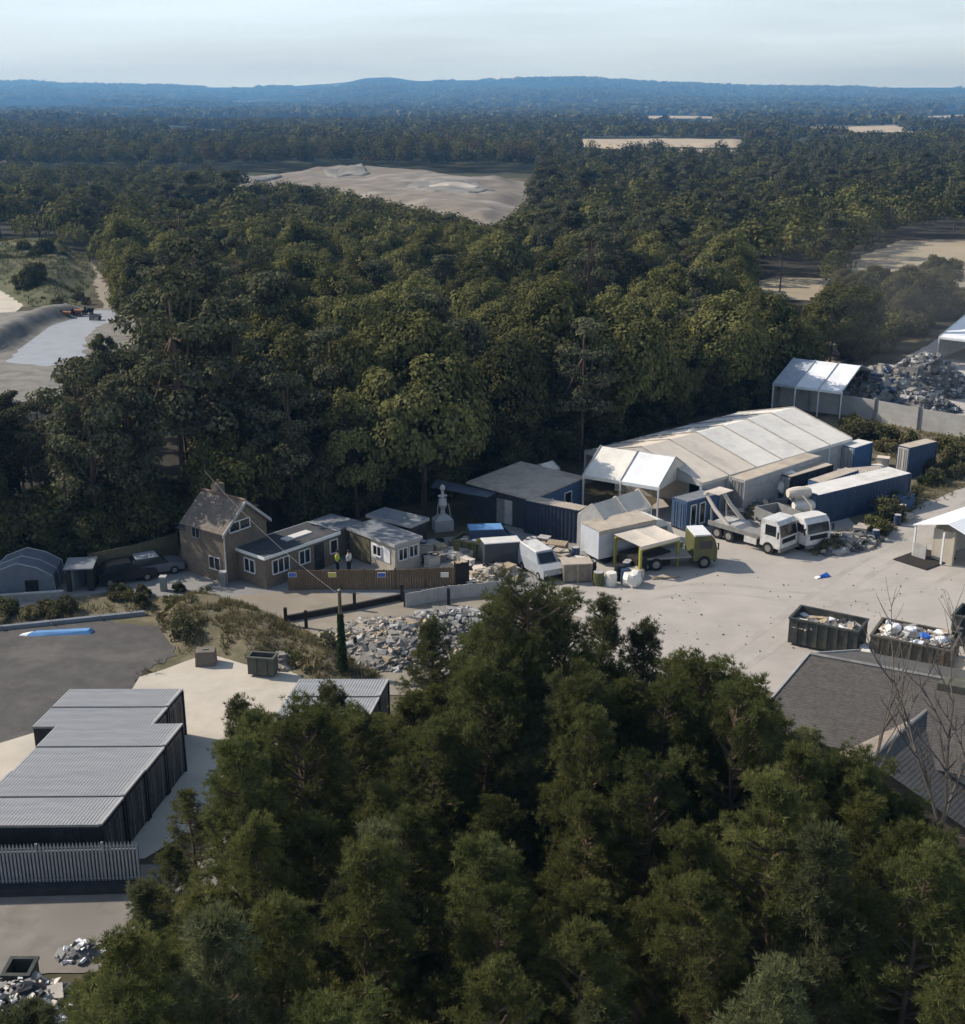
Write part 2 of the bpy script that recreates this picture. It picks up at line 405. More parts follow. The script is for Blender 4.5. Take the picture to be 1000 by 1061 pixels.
def quarry_h(x, y):
    a = 5.5 + 5 * noise.noise((x * .016, y * .009, 2)) + 3 * noise.noise((x * .05, y * .03, 5)) ; s = math.floor(a / 2.6) * 2.6
    k = max(0, min(1, (y - 560 + 14 * noise.noise((x * .012, 3, 3))) / 34)); b = k * 3; b = (math.floor(b) + (b - math.floor(b)) ** 5) * 1.25
    return .30 * max(0, s + (a - s) ** 4 / 17.6) + b + .9 * noise.noise((x * .12, y * .1, 8)) + 1.8 * max(0, noise.noise((x * .045, y * .02, 12))) + .5
relief('quarry_terraces', QW, SAND, (150, 90), quarry_h, 14)
for nm_, pl_, m_, s_ in [('quarry_pit', [(415, 198), (440, 192), (500, 194), (520, 203), (490, 212), (440, 209)], BANKS, .5), ('quarry_spoil', [(436, 200), (470, 198), (505, 200), (500, 204), (460, 204)], mat('white spoil', (.38, .345, .30), .95, .2, .1, coord='World'), .9),
                       ('quarry_spoil', [(330, 183), (380, 181), (390, 186), (345, 190)], BANKS, .7), ('quarry_spoil', [(236, 190), (275, 186), (300, 189), (262, 193)], BANKS, .8)]:
    relief(nm_, pl_, m_, (50, 30), lambda x, y, s_=s_: quarry_h(x, y) + s_, 3)
relief('grass_mound', [(-80, 250), (40, 256), (85, 262), (100, 285), (80, 318), (30, 318), (-10, 292), (-80, 288)], mat('green scrub ground', (.085, .088, .04), .95, .4, .35, stain=(.17, .15, .085), stain_amt=.7, stain_scale=.12, coord='World'), (40, 30), lambda x, y: 2.6 + 1.5 * noise.noise((x * .07, y * .07, 1)), 7)
relief('sand_bank', [(-80, 348), (-10, 340), (40, 326), (95, 320), (90, 326), (52, 338), (20, 362), (-20, 372), (-80, 380)], BANKS, (40, 24), lambda x, y: 1.9 + .5 * noise.noise((x * .2, y * .2, 4)), 3.5)
relief('grass_bank', [(180, 668), (160, 640), (190, 618), (245, 622), (300, 646), (330, 664), (395, 702), (330, 708), (290, 690), (262, 690), (215, 676)], SCRUB, (60, 40), lambda x, y: 1.0 + .4 * noise.noise((x * .3, y * .3, 4)), 2.2)
sheet('stubble_field', [(772, 294), (800, 288), (860, 289), (852, 312), (790, 310)], FIELD, jag=.8, step=3)
sheet('sand_field', [(860, 285), (900, 262), (935, 249), (1060, 247), (1060, 285), (930, 290)], FIELD, jag=1, step=3)
sheet('pale_clearing', [(600, 348), (640, 330), (672, 328), (668, 350), (640, 362)], FIELD, jag=.6, step=2)
STRAW = mat('straw field', (.40, .33, .235), .95, .12, .01, stain=(.33, .27, .19), stain_amt=.5, stain_scale=.012, coord='World')
FIELDS = [('far_field', [(585, 150), (600, 147), (680, 146), (770, 147), (765, 153), (690, 152), (640, 155)]), ('distant_field', [(690, 158), (760, 159), (792, 164), (700, 163)]),
          ('distant_field', [(655, 120), (740, 121), (745, 126), (670, 125)]), ('distant_field', [(815, 133), (930, 131), (940, 135), (830, 137)]),
          ('distant_field', [(935, 121), (1010, 120), (1010, 124), (940, 124)])]
for nm_, pl_ in FIELDS: relief(nm_, pl_, STRAW, (40, 16), lambda x, y: land(x, y) + 2.5, 1)

# ------------------------------------------------------------------ vegetation
LEAF_DK = foliage('dark oak leaf', (.062, .064, .027), (.118, .116, .045), .35, .22)
LEAF_MID = foliage('mid green leaf', (.092, .093, .034), (.165, .16, .060), .35, .22)
LEAF_LT = foliage('yellow green leaf', (.13, .132, .042), (.215, .205, .075), .4, .2)
LEAF_DUST = foliage('dusty olive leaf', (.065, .066, .034), (.12, .112, .058), .5, .2)
NEEDLE_SC = foliage('grey green pine needle', (.064, .066, .038), (.122, .122, .068), .4, .2, .15)
NEEDLE_FG = foliage('pine needle', (.082, .09, .028), (.172, .175, .060), .9, .2, .38)
NEEDLE_FG2 = foliage('mid green needle', (.070, .082, .026), (.148, .156, .055), .9, .2, .36)
NEEDLE_FG3 = foliage('pale young needle', (.085, .094, .04), (.17, .175, .085), .9, .2, .36)
NEEDLE_FD = foliage('dark pine needle', (.062, .068, .028), (.14, .142, .058), .9, .15, .28)
GRASSB = foliage('dry grass blade', (.10, .09, .04), (.22, .19, .10), .5, 0, .3)
GRASSG = foliage('green bramble leaf', (.045, .055, .02), (.11, .11, .04), .5, .15, .2)
IVY = foliage('ivy leaf', (.02, .035, .012), (.045, .06, .02), 1.5, .1, .2)

LEAF_TAN = foliage('autumn tan leaf', (.10, .078, .035), (.16, .12, .055), .4, .2)
def raw_mesh(name, V, nper, mats, midx=None):
    """V: (n, nper, 3) separate faces"""
    n = V.shape[0]
    me = bpy.data.meshes.new(name)
    me.vertices.add(n * nper); me.loops.add(n * nper); me.polygons.add(n)
    me.vertices.foreach_set('co', V.reshape(-1).astype(np.float32))
    me.loops.foreach_set('vertex_index', np.arange(n * nper, dtype=np.int32))
    me.polygons.foreach_set('loop_start', np.arange(0, n * nper, nper, dtype=np.int32))
    me.polygons.foreach_set('loop_total', np.full(n, nper, dtype=np.int32))
    for m in (mats if isinstance(mats, (list, tuple)) else [mats]): me.materials.append(m)
    if midx is not None: me.polygons.foreach_set('material_index', midx.astype(np.int32))
    me.update(); me.validate()
    return me

def unit(a): return a / np.maximum(np.linalg.norm(a, axis=-1, keepdims=True), 1e-9)

def cards(Pn, Nn, S):
    """kite shaped leaf sprays"""
    n = len(Pn)
    t = unit(np.cross(Nn, unit(rng.normal(size=(n, 3)))))
    b = np.cross(Nn, t)
    S = S[:, None]
    fold = Nn * S * .12
    return np.stack([Pn - t * S * .5, Pn - b * S * .38 + fold, Pn + t * S * .6, Pn + b * S * .38 - fold], 1)

def tufts(Pn, An, L, w, k=9, spread=.75):
    """needle tufts: k slim blades from each point"""
    n = len(Pn)
    d = unit(An[:, None, :] + spread * rng.normal(size=(n, k, 3)))
    s = unit(np.cross(d, rng.normal(size=(n, k, 3))))
    l = L * rng.uniform(.7, 1.2, (n, k, 1))
    p = np.repeat(Pn[:, None, :], k, 1) + d * .02
    V = np.stack([p - s * w * .35 + d * l * .15, p + s * w * .35 + d * l * .15, p + d * l + s * w * .12, p + d * l - s * w * .12], 2)
    return V.reshape(n * k, 4, 3)

def crown_clumps(rx, rz, n, zc, flat=1.0, low=-.55):
    C = []; 
    while len(C) < n:
        v = unit(rng.normal(size=3))
        if v[2] < low: continue
        q = rng.uniform(.55, 1.0) ** .6
        lump = 1 + .22 * noise.noise((v[0] * 1.6 + len(C) * 0, v[1] * 1.6, v[2] * 1.6 + rz))
        C.append((v[0] * rx * q * lump, v[1] * rx * q * lump, zc + v[2] * rz * q * lump))
    return np.array(C)

def broadleaf_crown(rx, rz, zc, nclump, ncard, size, rc):
    C = crown_clumps(rx, rz, nclump, zc)
    R = rc * rng.uniform(.65, 1.25, len(C))
    cnt = np.full(len(C), ncard)
    idx = np.repeat(np.arange(len(C)), cnt)
    d = unit(rng.normal(size=(len(idx), 3)))
    rad = R[idx][:, None] * rng.uniform(.35, 1.0, (len(idx), 1)) ** .5
    p = C[idx] + d * rad * np.array([1, 1, .8])
    out = unit(C[idx] - np.array([0, 0, zc - rz * .35]))
    nrm = unit(d * .8 + out * .75 + rng.normal(size=d.shape) * .28 + np.array([0, 0, .2]))
    S = size * rng.uniform(.6, 1.35, len(idx))
    return cards(p, nrm, S), C

def trunk_mesh(mb, h, r, limbs, zc, lean=.3):
    pts = [(0, 0, -.2)]; x = y = 0
    for i in range(1, 6):
        x += rnd.uniform(-lean, lean) * .4; y += rnd.uniform(-lean, lean) * .4
        pts.append((x, y, h * i / 5))
    mb.path(pts, [r * (1.25 if i == 0 else 1 - .13 * i) for i in range(6)], 6)
    for c in limbs:
        k = rnd.randint(2, 4); a = Vector(pts[k]); b = Vector(c); m = a.lerp(b, .5) + Vector((0, 0, -.4))
        mb.path([a, m, b], [r * .45, r * .3, r * .1], 5)

def make_broadleaf(hh, rx, rz, leaf, ncl, nca, size, rc, parts=True):
    rz = (hh - 1.3) / 2; zc = hh - rz; size *= .60; nca = int(nca * 2.6); ncl = int(ncl * 1.25)
    V, C = broadleaf_crown(rx, rz, zc, ncl, nca, size, rc)
    mb = MB(); trunk_mesh(mb, hh * .72, .26, [tuple(c) for c in C[::7]], zc)
    me = raw_mesh('crown', V, 4, leaf)
    tm = mb.build('trunk', BARK); tme = tm.data; bpy.data.objects.remove(tm)
    return me, tme, hh

def make_scots(hh, leaf, ncl=26):
    """tall bare stem, layered flat crown"""
    C = []
    for i in range(ncl):
        k = rnd.random()
        z = hh * (.36 + .62 * k); a = rnd.uniform(0, 6.28)
        rr = hh * (.20 if k < .8 else .11) * rnd.uniform(.25, 1.05) * (1.25 - .6 * abs(k - .5))
        C.append((rr * math.cos(a), rr * math.sin(a), z))
    C.append((0, 0, hh * .97)); C = np.array(C)
    R = rng.uniform(.75, 1.35, len(C))
    idx = np.repeat(np.arange(len(C)), 220)
    d = unit(rng.normal(size=(len(idx), 3)))
    p = C[idx] + d * (R[idx][:, None] * rng.uniform(.3, 1, (len(idx), 1)) ** .5) * np.array([1.1, 1.1, .55])
    nrm = unit(d * .8 + np.array([0, 0, .6]) + rng.normal(size=d.shape) * .4)
    V = cards(p, nrm, .28 * rng.uniform(.6, 1.3, len(idx)))
    mb = MB(); trunk_mesh(mb, hh * .93, .2, [tuple(c) for c in C[::2]], 0, .35)
    tm = mb.build('trunk', PBARK); tme = tm.data; bpy.data.objects.remove(tm)
    return raw_mesh('crown', V, 4, leaf), tme, hh

NL, NW = .175, .029
def make_fg_pine(hh, leaf, wid=2.3, bare=.35, dome=False):
    """bushy pine seen close: whorled branches that turn up, each hung with needle tufts"""
    mb = MB(); TP = []; TA = []
    tp = [Vector((0, 0, -.2))]; lx = rnd.uniform(-.5, .5); ly = rnd.uniform(-.5, .5)
    for i in range(1, 9):
        k = i / 8
        tp.append(Vector((lx * k * k + rnd.uniform(-.06, .06), ly * k * k + rnd.uniform(-.06, .06), hh * .98 * k)))
    mb.path(tp, [.19 - .0205 * i for i in range(9)], 7)
    def tr(z):
        k = max(0, min(.999, z / (hh * .98))) * 8; i = int(k); return tp[i].lerp(tp[i + 1], k - i)
    z = hh * bare
    while z < hh * .97:
        k = (z - hh * bare) / (hh * (1 - bare))
        L0 = wid * ((1 - k ** 2.6) ** .6 * .95 + .05 if dome else .6 + 1.1 * k if k < .28 else 1.2 * (1 - k) ** .82 + .05)
        for b in range(rnd.choice((3, 4, 4, 5))):
            a = rnd.uniform(0, 6.28); L = L0 * rnd.uniform(.55, 1.2)
            o = tr(z); n = max(3, int(L / .28))
            up0 = .1 + .5 * k; pts = [o]; dirv = Vector((math.cos(a), math.sin(a), up0 - .1)).normalized()
            for s in range(n):
                dirv = (dirv + Vector((rnd.uniform(-.16, .16), rnd.uniform(-.16, .16), .12 + rnd.uniform(-.05, .08)))).normalized()
                pts.append(pts[-1] + dirv * (L / n))
            mb.path(pts[::2] if len(pts) > 3 else pts, [max(.012, .05 * (1 - q / len(pts))) for q in range(len(pts[::2] if len(pts) > 3 else pts))], 4)
            for s in range(1, len(pts)):
                if s / len(pts) < .22: continue
                for q in range(6 if s / len(pts) > .45 else 3):
                    off = Vector((rnd.gauss(0, .17), rnd.gauss(0, .17), rnd.gauss(.05, .13)))
                    TP.append(pts[s] + off); TA.append((dirv * .55 + off * 1.6 + Vector((0, 0, .75))).normalized())
            for q in range(9):
                off = Vector((rnd.gauss(0, .13), rnd.gauss(0, .13), rnd.gauss(.1, .12)))
                TP.append(pts[-1] + off); TA.append((dirv + off + Vector((0, 0, .9))).normalized())
        z += rnd.uniform(.28, .46)
    for q in range(14):
        TP.append(tp[-1] + Vector((rnd.gauss(0, .1), rnd.gauss(0, .1), rnd.uniform(-.5, .25)))); TA.append(Vector((rnd.gauss(0, .3), rnd.gauss(0, .3), 1)).normalized())
    V = tufts(np.array([tuple(p) for p in TP]), np.array([tuple(p) for p in TA]), NL, NW, 19, .68)
    tm = mb.build('trunk', PBARK); tme = tm.data; bpy.data.objects.remove(tm)
    return raw_mesh('crown', V, 4, leaf), tme, hh

def make_shrub(r, h, leaf, n=900, size=.2):
    C = crown_clumps(r * .75, h * .5, 16, h * .48, low=-.7)
    idx = np.repeat(np.arange(len(C)), n // 16)
    d = unit(rng.normal(size=(len(idx), 3)))
    p = C[idx] + d * r * .38 * rng.uniform(.3, 1, (len(idx), 1))
    p[:, 2] = np.maximum(p[:, 2], .03)
    nrm = unit(d + rng.normal(size=d.shape) * .5 + np.array([0, 0, .3]))
    V = cards(p, nrm, size * rng.uniform(.6, 1.4, len(idx)))
    mb = MB()
    for c in C[::3]: mb.tube((0, 0, -.05), tuple(c), .035, .01, 5)
    tm = mb.build('stem', BARK); tme = tm.data; bpy.data.objects.remove(tm)
    return raw_mesh('foliage', V, 4, leaf), tme, h

def plant(name, proto, label, cat, group, x, y, sc_=1.0, z=0, yaw=None, names=('crown', 'trunk'), sq=1.0):
    me, tme, hh = proto
    t = thing(name, label, cat, (x, y, z), rnd.uniform(0, 6.28) if yaw is None else yaw, group)
    t.scale = (sc_ * sq, sc_ * sq, sc_)
    for n, d in zip(names, (me, tme)):
        o = bpy.data.objects.new(n, d); COL.objects.link(o); o.parent = t
    return t

BL = {'dark': [make_broadleaf(10.5, 4.6, 4.6, LEAF_DK, 62, 85, .50, 1.35), make_broadleaf(12, 4.3, 5.2, LEAF_DK, 64, 85, .50, 1.3), make_broadleaf(9, 4.8, 3.9, LEAF_DK, 58, 85, .5, 1.35)],
      'mid': [make_broadleaf(11, 4.5, 4.8, LEAF_MID, 62, 85, .50, 1.35), make_broadleaf(12.5, 4.2, 5.4, LEAF_MID, 64, 85, .5, 1.3), make_broadleaf(9.5, 5.0, 4.1, LEAF_MID, 60, 85, .5, 1.35)],
      'light': [make_broadleaf(11, 3.9, 5.0, LEAF_LT, 56, 85, .48, 1.2), make_broadleaf(10, 4.4, 4.5, LEAF_LT, 56, 85, .48, 1.25)],
      'dust': [make_broadleaf(8, 4.0, 3.6, LEAF_DUST, 50, 85, .48, 1.2), make_broadleaf(9.5, 3.8, 4.2, LEAF_DUST, 50, 85, .48, 1.2)]}
SP = [make_scots(13, NEEDLE_SC, 28), make_scots(14.5, NEEDLE_SC, 32), make_scots(11.5, NEEDLE_SC, 24)]
FG = [make_fg_pine(13.5, NEEDLE_FG, 2.4, .34), make_fg_pine(14.5, NEEDLE_FG2, 2.5, .42), make_fg_pine(12.5, NEEDLE_FG, 2.1, .30), make_fg_pine(13, NEEDLE_FG2, 2.5, .3, True), make_fg_pine(14, NEEDLE_FG, 2.0, .45), make_fg_pine(11.5, NEEDLE_FG3, 1.9, .25)]
FGD = make_fg_pine(15.5, NEEDLE_FD, 3.0, .34, True)
FGT = make_fg_pine(11, NEEDLE_FD, 2.1, .22)

# --- the central wood: each tree where it stands
KEEP = [  # open ground that stays in sight
    [(-60, 252), (40, 258), (95, 272), (128, 315), (146, 320), (142, 346), (118, 372), (72, 388), (55, 408), (-60, 415)],
    [(236, 187), (250, 181), (320, 176), (440, 178), (535, 188), (545, 203), (535, 214), (512, 230), (480, 220), (430, 209), (400, 205), (350, 192), (300, 186)],
    [(768, 296), (800, 286), (862, 287), (850, 310), (785, 310)],
    [(875, 276), (900, 260), (935, 248), (1060, 245), (1060, 278)],
    [(622, 346), (640, 332), (668, 330), (664, 348)],
    [(855, 398), (895, 376), (940, 352), (985, 348), (965, 345), (1000, 322), (1060, 318), (1060, 470), (870, 440)]]
def fp(A, B, z, w0, w1, m=1.6):
    a, b = G(*A, z), G(*B, z); yaw = math.atan2(b.y - a.y, b.x - a.x)
    return (a.x, a.y, yaw, -m, math.hypot(b.x - a.x, b.y - a.y) + m, w0 - m, w1 + m)
FOOT = [fp((664, 463), (823, 422), 5.2, -5.5, 5.5), fp((622, 462), (701, 474), 4.7, -5, 5), fp((822, 371), (893, 379), 4.8, -5, 5), fp((550, 514), (603, 492), 2.9, 0, 9),
        fp((219, 510), (253, 519), 6, -3.4, 3.4), fp((274, 577), (350, 551), 2.4, 0, 5), fp((409, 564), (352, 549), 2.3, -4, 4), fp((375, 537), (425, 544), 2.3, -3, 3), fp((1000, 326), (1075, 334), 4.8, -5, 5)]
def clear_of(x, y):
    for ax, ay, yaw, x0, x1, y0, y1 in FOOT:
        dx, dy = x - ax, y - ay; u = dx * math.cos(yaw) + dy * math.sin(yaw); v = -dx * math.sin(yaw) + dy * math.cos(yaw)
        if x0 < u < x1 and y0 < v < y1: return False
    return True
WOOD = [(-130, 592), (60, 582), (95, 590), (185, 570), (215, 560), (330, 552), (440, 525), (480, 505), (600, 480), (665, 455), (800, 418), (835, 388), (890, 372), (960, 335), (1010, 310), (1120, 300),
        (1250, 172), (900, 168), (560, 180), (552, 210), (520, 242), (430, 232), (330, 207), (230, 196), (100, 190), (-150, 188), (-150, 255), (40, 262), (125, 300), (150, 330), (130, 380), (60, 410), (-130, 425)]
def visible_ok(x, y, h, r):
    bx, by = P(x, y, 0); tx, ty = P(x, y, h)
    dep = math.hypot(y, H); rp = F * r / dep
    for q in KEEP:
        for fx in (-.85, 0, .85):
            for k in (.06, .3, .55, .8, .97):
                w = 1 if k > .3 else .2
                if inpoly(bx + fx * rp * w * (1 if k < .9 else .4), by + (ty - by) * k, q): return False
    return True

def zone(px, py):
    if px < 230 and py > 395: return 'left'
    if py > 455: return 'front'
    if px > 640 and py > 300: return 'right'
    if py < 240: return 'back'
    return 'mid'

cands = []
yy = 78.0
while yy < 730:
    s = 4.7 if yy < 120 else 5.6 if yy < 220 else 6.8 if yy < 330 else 8.8
    hw = yy * .56 + 12
    xx = -hw
    while xx < hw:
        cands.append((xx + rnd.uniform(-.42, .42) * s, yy + rnd.uniform(-.42, .42) * s, s)); xx += s
    yy += s * .92
trees = []
for x, y, s in cands:
    px, py = P(x, y, 0)
    if not inpoly(px, py, WOOD) or not clear_of(x, y): continue
    zn = zone(px, py)
    n1 = noise.noise((x * .021, y * .021, 4.2)); n2 = noise.noise((x * .05 + 9, y * .05, 1.1))
    if zn == 'left': pine = n1 > -.12
    elif zn == 'front': pine = rnd.random() < (.45 if px < 600 else .3)
    elif zn == 'back': pine = px > 560 and rnd.random() < .35
    elif zn == 'right': pine = rnd.random() < .18
    else: pine = n1 > .32 or rnd.random() < .07
    hs = rnd.uniform(.70, 1.26) * (1 + .16 * n2)
    wq = .92
    if zn in ('front', 'left') and px < 640: hs *= 1.06; wq = .80
    elif pine: hs *= .9
    else: hs *= .88
    if zn == 'right' and px > 860: hs *= .72
    if py < 240 and px < 560: hs *= .85
    h = 13 * hs if pine else 11 * hs
    ok = False
    for shrink in (1, .75, .55):
        if visible_ok(x, y, h * shrink, 4.0 * hs * wq * shrink): ok = True; break
    if not ok: continue
    trees.append((math.hypot(x, y) + (40 if px < -30 or px > 1040 else 0), x, y, hs * shrink, pine, zn, px, py, n1, n2 + (0 if wq > .9 else 10)))
trees.sort()
nb = npn = 0; rest = []
ZL = {'left': 'behind the dome hut and board fence', 'front': 'in the front row behind the sheds',
      'right': 'behind the long white marquee', 'mid': 'deep in the dense wood', 'back': 'at the far edge of the wood'}
for d, x, y, hs, pine, zn, px, py, n1, n2 in trees:
    wq = .92
    if n2 > 5: n2 -= 10; wq = .80
    if px < -70 or px > 1070: 
        if rnd.random() < .35: continue
    if pine:
        if npn >= 290: rest.append((x, y, hs, 1)); continue
        npn += 1
        plant('scots_pine', rnd.choice(SP), 'grey green pine with bare stem ' + ZL[zn], 'pine tree', 'pines ' + ZL[zn], x, y, hs, sq=rnd.uniform(.85, 1.05))
    else:
        if nb >= 298: rest.append((x, y, hs, 0)); continue
        nb += 1
        if px > 845 and py > 255 and rnd.random() < .65: kind, word = 'dust', 'dusty olive'
        else:
            u = n2 + rnd.uniform(-.25, .25) - (.45 if zn in ('front', 'left') else 0)  # front and left rows lean to darker leaves, their shade put into the colour
            kind, word = ('light', 'yellow green') if u > .22 else ('mid', 'mid green') if u > -.16 else ('dark', 'dark green')
        plant('broadleaf_tree', rnd.choice(BL[kind]), f'{word} rounded broadleaf tree ' + ZL[zn], 'tree', f'{word} trees ' + ZL[zn], x, y, hs, sq=wq * rnd.uniform(.9, 1.12))
print('TREES', nb, npn, len(rest))

# the big pale tree behind the marquee
for (px, py, sc_, k, lab) in [(745, 425, 1.12, 'light', 'large pale yellow green tree standing out behind the long white marquee'),
                              (700, 405, .95, 'light', 'smaller pale green tree beside the big pale tree behind the marquee'),
                              (785, 405, 1.0, 'mid', 'mid green tree to the right of the big pale tree behind the marquee'),
                              (872, 372, .95, 'dark', 'dark round tree standing behind the white tent and rubble heap')]:
    g = G(px, py); plant('broadleaf_tree', BL[k][0], lab, 'tree', None, g.x, g.y, sc_)

# --- far woods: one uncountable mass each
def far_wood(name, spots, leafs, ncard, size):
    n = len(spots); arr = np.array([s[:5] for s in spots])     # x y z r h
    idx = np.repeat(np.arange(n), ncard)
    d = unit(rng.normal(size=(len(idx), 3))); d[:, 2] = np.abs(d[:, 2]) * 1.15 - .25
    A = arr[idx]
    rad = rng.uniform(.6, 1.0, (len(idx), 1))
    lump = 1 + .25 * np.sin(d[:, :1] * 5 + A[:, :1]) * np.cos(d[:, 1:2] * 5 + A[:, 1:2])
    p = np.stack([A[:, 0], A[:, 1], A[:, 2] + A[:, 4] * .55], 1) + d * rad * lump * np.stack([A[:, 3], A[:, 3], A[:, 4] * .48], 1)
    nrm = unit(d * .9 + rng.normal(size=d.shape) * .28 + np.array([0, 0, .2]))
    S = A[:, 3] * size * rng.uniform(.6, 1.4, len(idx))
    mi = np.array([int(s[5]) for s in spots])[idx]
    o = bpy.data.objects.new(name, raw_mesh(name, cards(p, nrm, S), 4, leafs, mi)); COL.objects.link(o)
    return tag(o, kind='stuff')
TH1 = 360 / 1138
spots = [(x, y, 0, 4.6 * hs, (13 if pn else 11) * hs, 3 if pn else rnd.choice((0, 0, 1, 1, 2))) for x, y, hs, pn in rest]
y = 470.0
FARKEEP = KEEP[1:2] + [f_[1] for f_ in FIELDS] + [[(-60, 176), (235, 183), (235, 192), (-60, 190)]]
FARP = {}
while y < 1700:
    s = 8.5 if y < 700 else 11 if y < 1000 else 14
    x = -y * .55 - 20
    while x < y * .55 + 20:
        xx = x + rnd.uniform(-.45, .45) * s; yv = y + rnd.uniform(-.45, .45) * s
        px, py = P(xx, yv, 0)
        h = rnd.uniform(9, 15) * (1.0 + .25 * noise.noise((xx * .01, yv * .01, 8)))
        if px < 560 and py > 178 and px > -200: ok = False
        elif px > 560 and inpoly(px, py, WOOD): ok = False
        else:
            nn = noise.noise((xx * .006, yv * .004, 2.2))
            ok = nn > (-.35 if y < 900 else -.12)
        if px < 640 and 150 < py < 179: ok = True
        if ok:
            for q in FARKEEP:
                if any(inpoly(*P(xx + o_, yv, h * k_), q) for k_ in (.05, .3, .6, .95) for o_ in (-4, 0, 4)): ok = False; break
        if ok: spots.append((xx, yv, terr(xx, yv), s * rnd.uniform(.45, .62), h, (2 if rnd.random() < .6 else 4) if rnd.random() < .22 + .3 * noise.noise((xx * .012, yv * .012, 5)) else rnd.choice((0, 0, 1, 3, 3))))
        x += s
    y += s * .95
far_wood('far_wood', [s_ for s_ in spots if s_[1] < 760], [LEAF_DK, LEAF_MID, LEAF_LT, NEEDLE_SC, LEAF_TAN], 420, .17)
far_wood('farther_wood', [s_ for s_ in spots if s_[1] >= 760], [LEAF_DK, LEAF_MID, LEAF_LT, NEEDLE_SC, LEAF_TAN], 170, .27)
print('FAR', len(spots))
spots = []
y = 1700.0
while y < 8700:
    s = 17 if y < 2500 else 26 if y < 4000 else 36 if y < 6000 else 48
    x = -y * .52
    while x < y * .52:
        xx = x + rnd.uniform(-.45, .45) * s; yv = y + rnd.uniform(-.45, .45) * s * 1.5
        nn = noise.noise((xx * .0016, yv * .0009, 6.2)) + .5 * noise.noise((xx * .006, yv * .003, 1.2))
        if nn > (-.16 if y < 2600 else -.05) and not any(inpoly(*P(xx, yv, land(xx, yv) + k_), f_[1]) for f_ in FIELDS for k_ in (1, 9)):
            spots.append((xx, yv, land(xx, yv), s * rnd.uniform(.45, .7), rnd.uniform(10, 17) * (1 if y < 3000 else 1.2), rnd.choice((0, 0, 1, 3))))
        x += s
    y += s * 1.6
print('DIST', len(spots))
far_wood('distant_wood', spots, [LEAF_DK, LEAF_MID, LEAF_LT, NEEDLE_SC], 22, .75)

# --- far ridge
HILL = bpy.data.materials.new('wooded hills'); HILL.use_nodes = True
def hill_material(m):
    nt = m.node_tree; N = nt.nodes; L = nt.links; b = N['Principled BSDF']
    b.inputs['Roughness'].default_value = 1; b.inputs['Specular IOR Level'].default_value = 0
    ge = N.new('ShaderNodeNewGeometry')
    def nz(s, lo, hi, d=8):
        n = N.new('ShaderNodeTexNoise'); n.inputs['Scale'].default_value = s; n.inputs['Detail'].default_value = d; n.inputs['Roughness'].default_value = .7
        L.new(ge.outputs['Position'], n.inputs['Vector'])
        r = N.new('ShaderNodeMapRange'); r.inputs[1].default_value = lo; r.inputs[2].default_value = hi; L.new(n.outputs[0], r.inputs[0]); return r.outputs[0]
    m1 = N.new('ShaderNodeMix'); m1.data_type = 'RGBA'; L.new(nz(.012, .4, .6), m1.inputs[0])
    m1.inputs[6].default_value = (.010, .015, .010, 1); m1.inputs[7].default_value = (.035, .042, .024, 1)
    m2 = N.new('ShaderNodeMix'); m2.data_type = 'RGBA'; L.new(nz(.0016, .63, .66, 4), m2.inputs[0])
    L.new(m1.outputs[2], m2.inputs[6]); m2.inputs[7].default_value = (.28, .23, .15, 1)
    L.new(m2.outputs[2], b.inputs['Base Color'])
hill_material(HILL)
mb = MB(); vs = []; fs = []
PX = [-420 + i * 6 for i in range(305)]
D = [2500 + 130 * i for i in range(61)]
for d in D:
    for px in PX:
        x = (px - 500) / F / .955 * d; vs.append((x, d, hillz(x, d)))
n = len(PX)
for i in range(len(D) - 1):
    for j in range(n - 1): fs.append((i * n + j, i * n + j + 1, (i + 1) * n + j + 1, (i + 1) * n + j))
mb.add(vs, fs); tag(mb.build('hills', HILL, smooth=True), kind='structure')

# ------------------------------------------------------------------ foreground pines
SKY_ = [(-60, 1030), (45, 1040), (62, 1005), (90, 985), (112, 962), (130, 930), (150, 880), (180, 838), (200, 800), (215, 762), (235, 738), (260, 735), (290, 742), (320, 725), (345, 735), (400, 728), (430, 705), (470, 700),
        (520, 690), (560, 700), (605, 705), (650, 700), (700, 690), (740, 685), (770, 690), (800, 742), (830, 757), (860, 772), (900, 805), (930, 835), (960, 862), (1000, 905), (1100, 960)]
def skyl(px):
    for (a, b), (c, d) in zip(SKY_, SKY_[1:]):
        if a <= px <= c: return b + (d - b) * (px - a) / (c - a)
    return 1200
def fg_ok(x, y):
    if 9.6 < x < 30 and 44.5 < y < 60 and (y > 47 or x > 14): return False         # the slate house
    if x < -8.0 and y > 43.5: return False
    if x < -12.5 and y > 38.5: return False
    return True
nfg = 0
yy = 19.0
FGL = ['bushy green pine near the big slate roof', 'bushy green pine in the middle of the foreground grove', 'bushy green pine on the container side of the foreground grove']
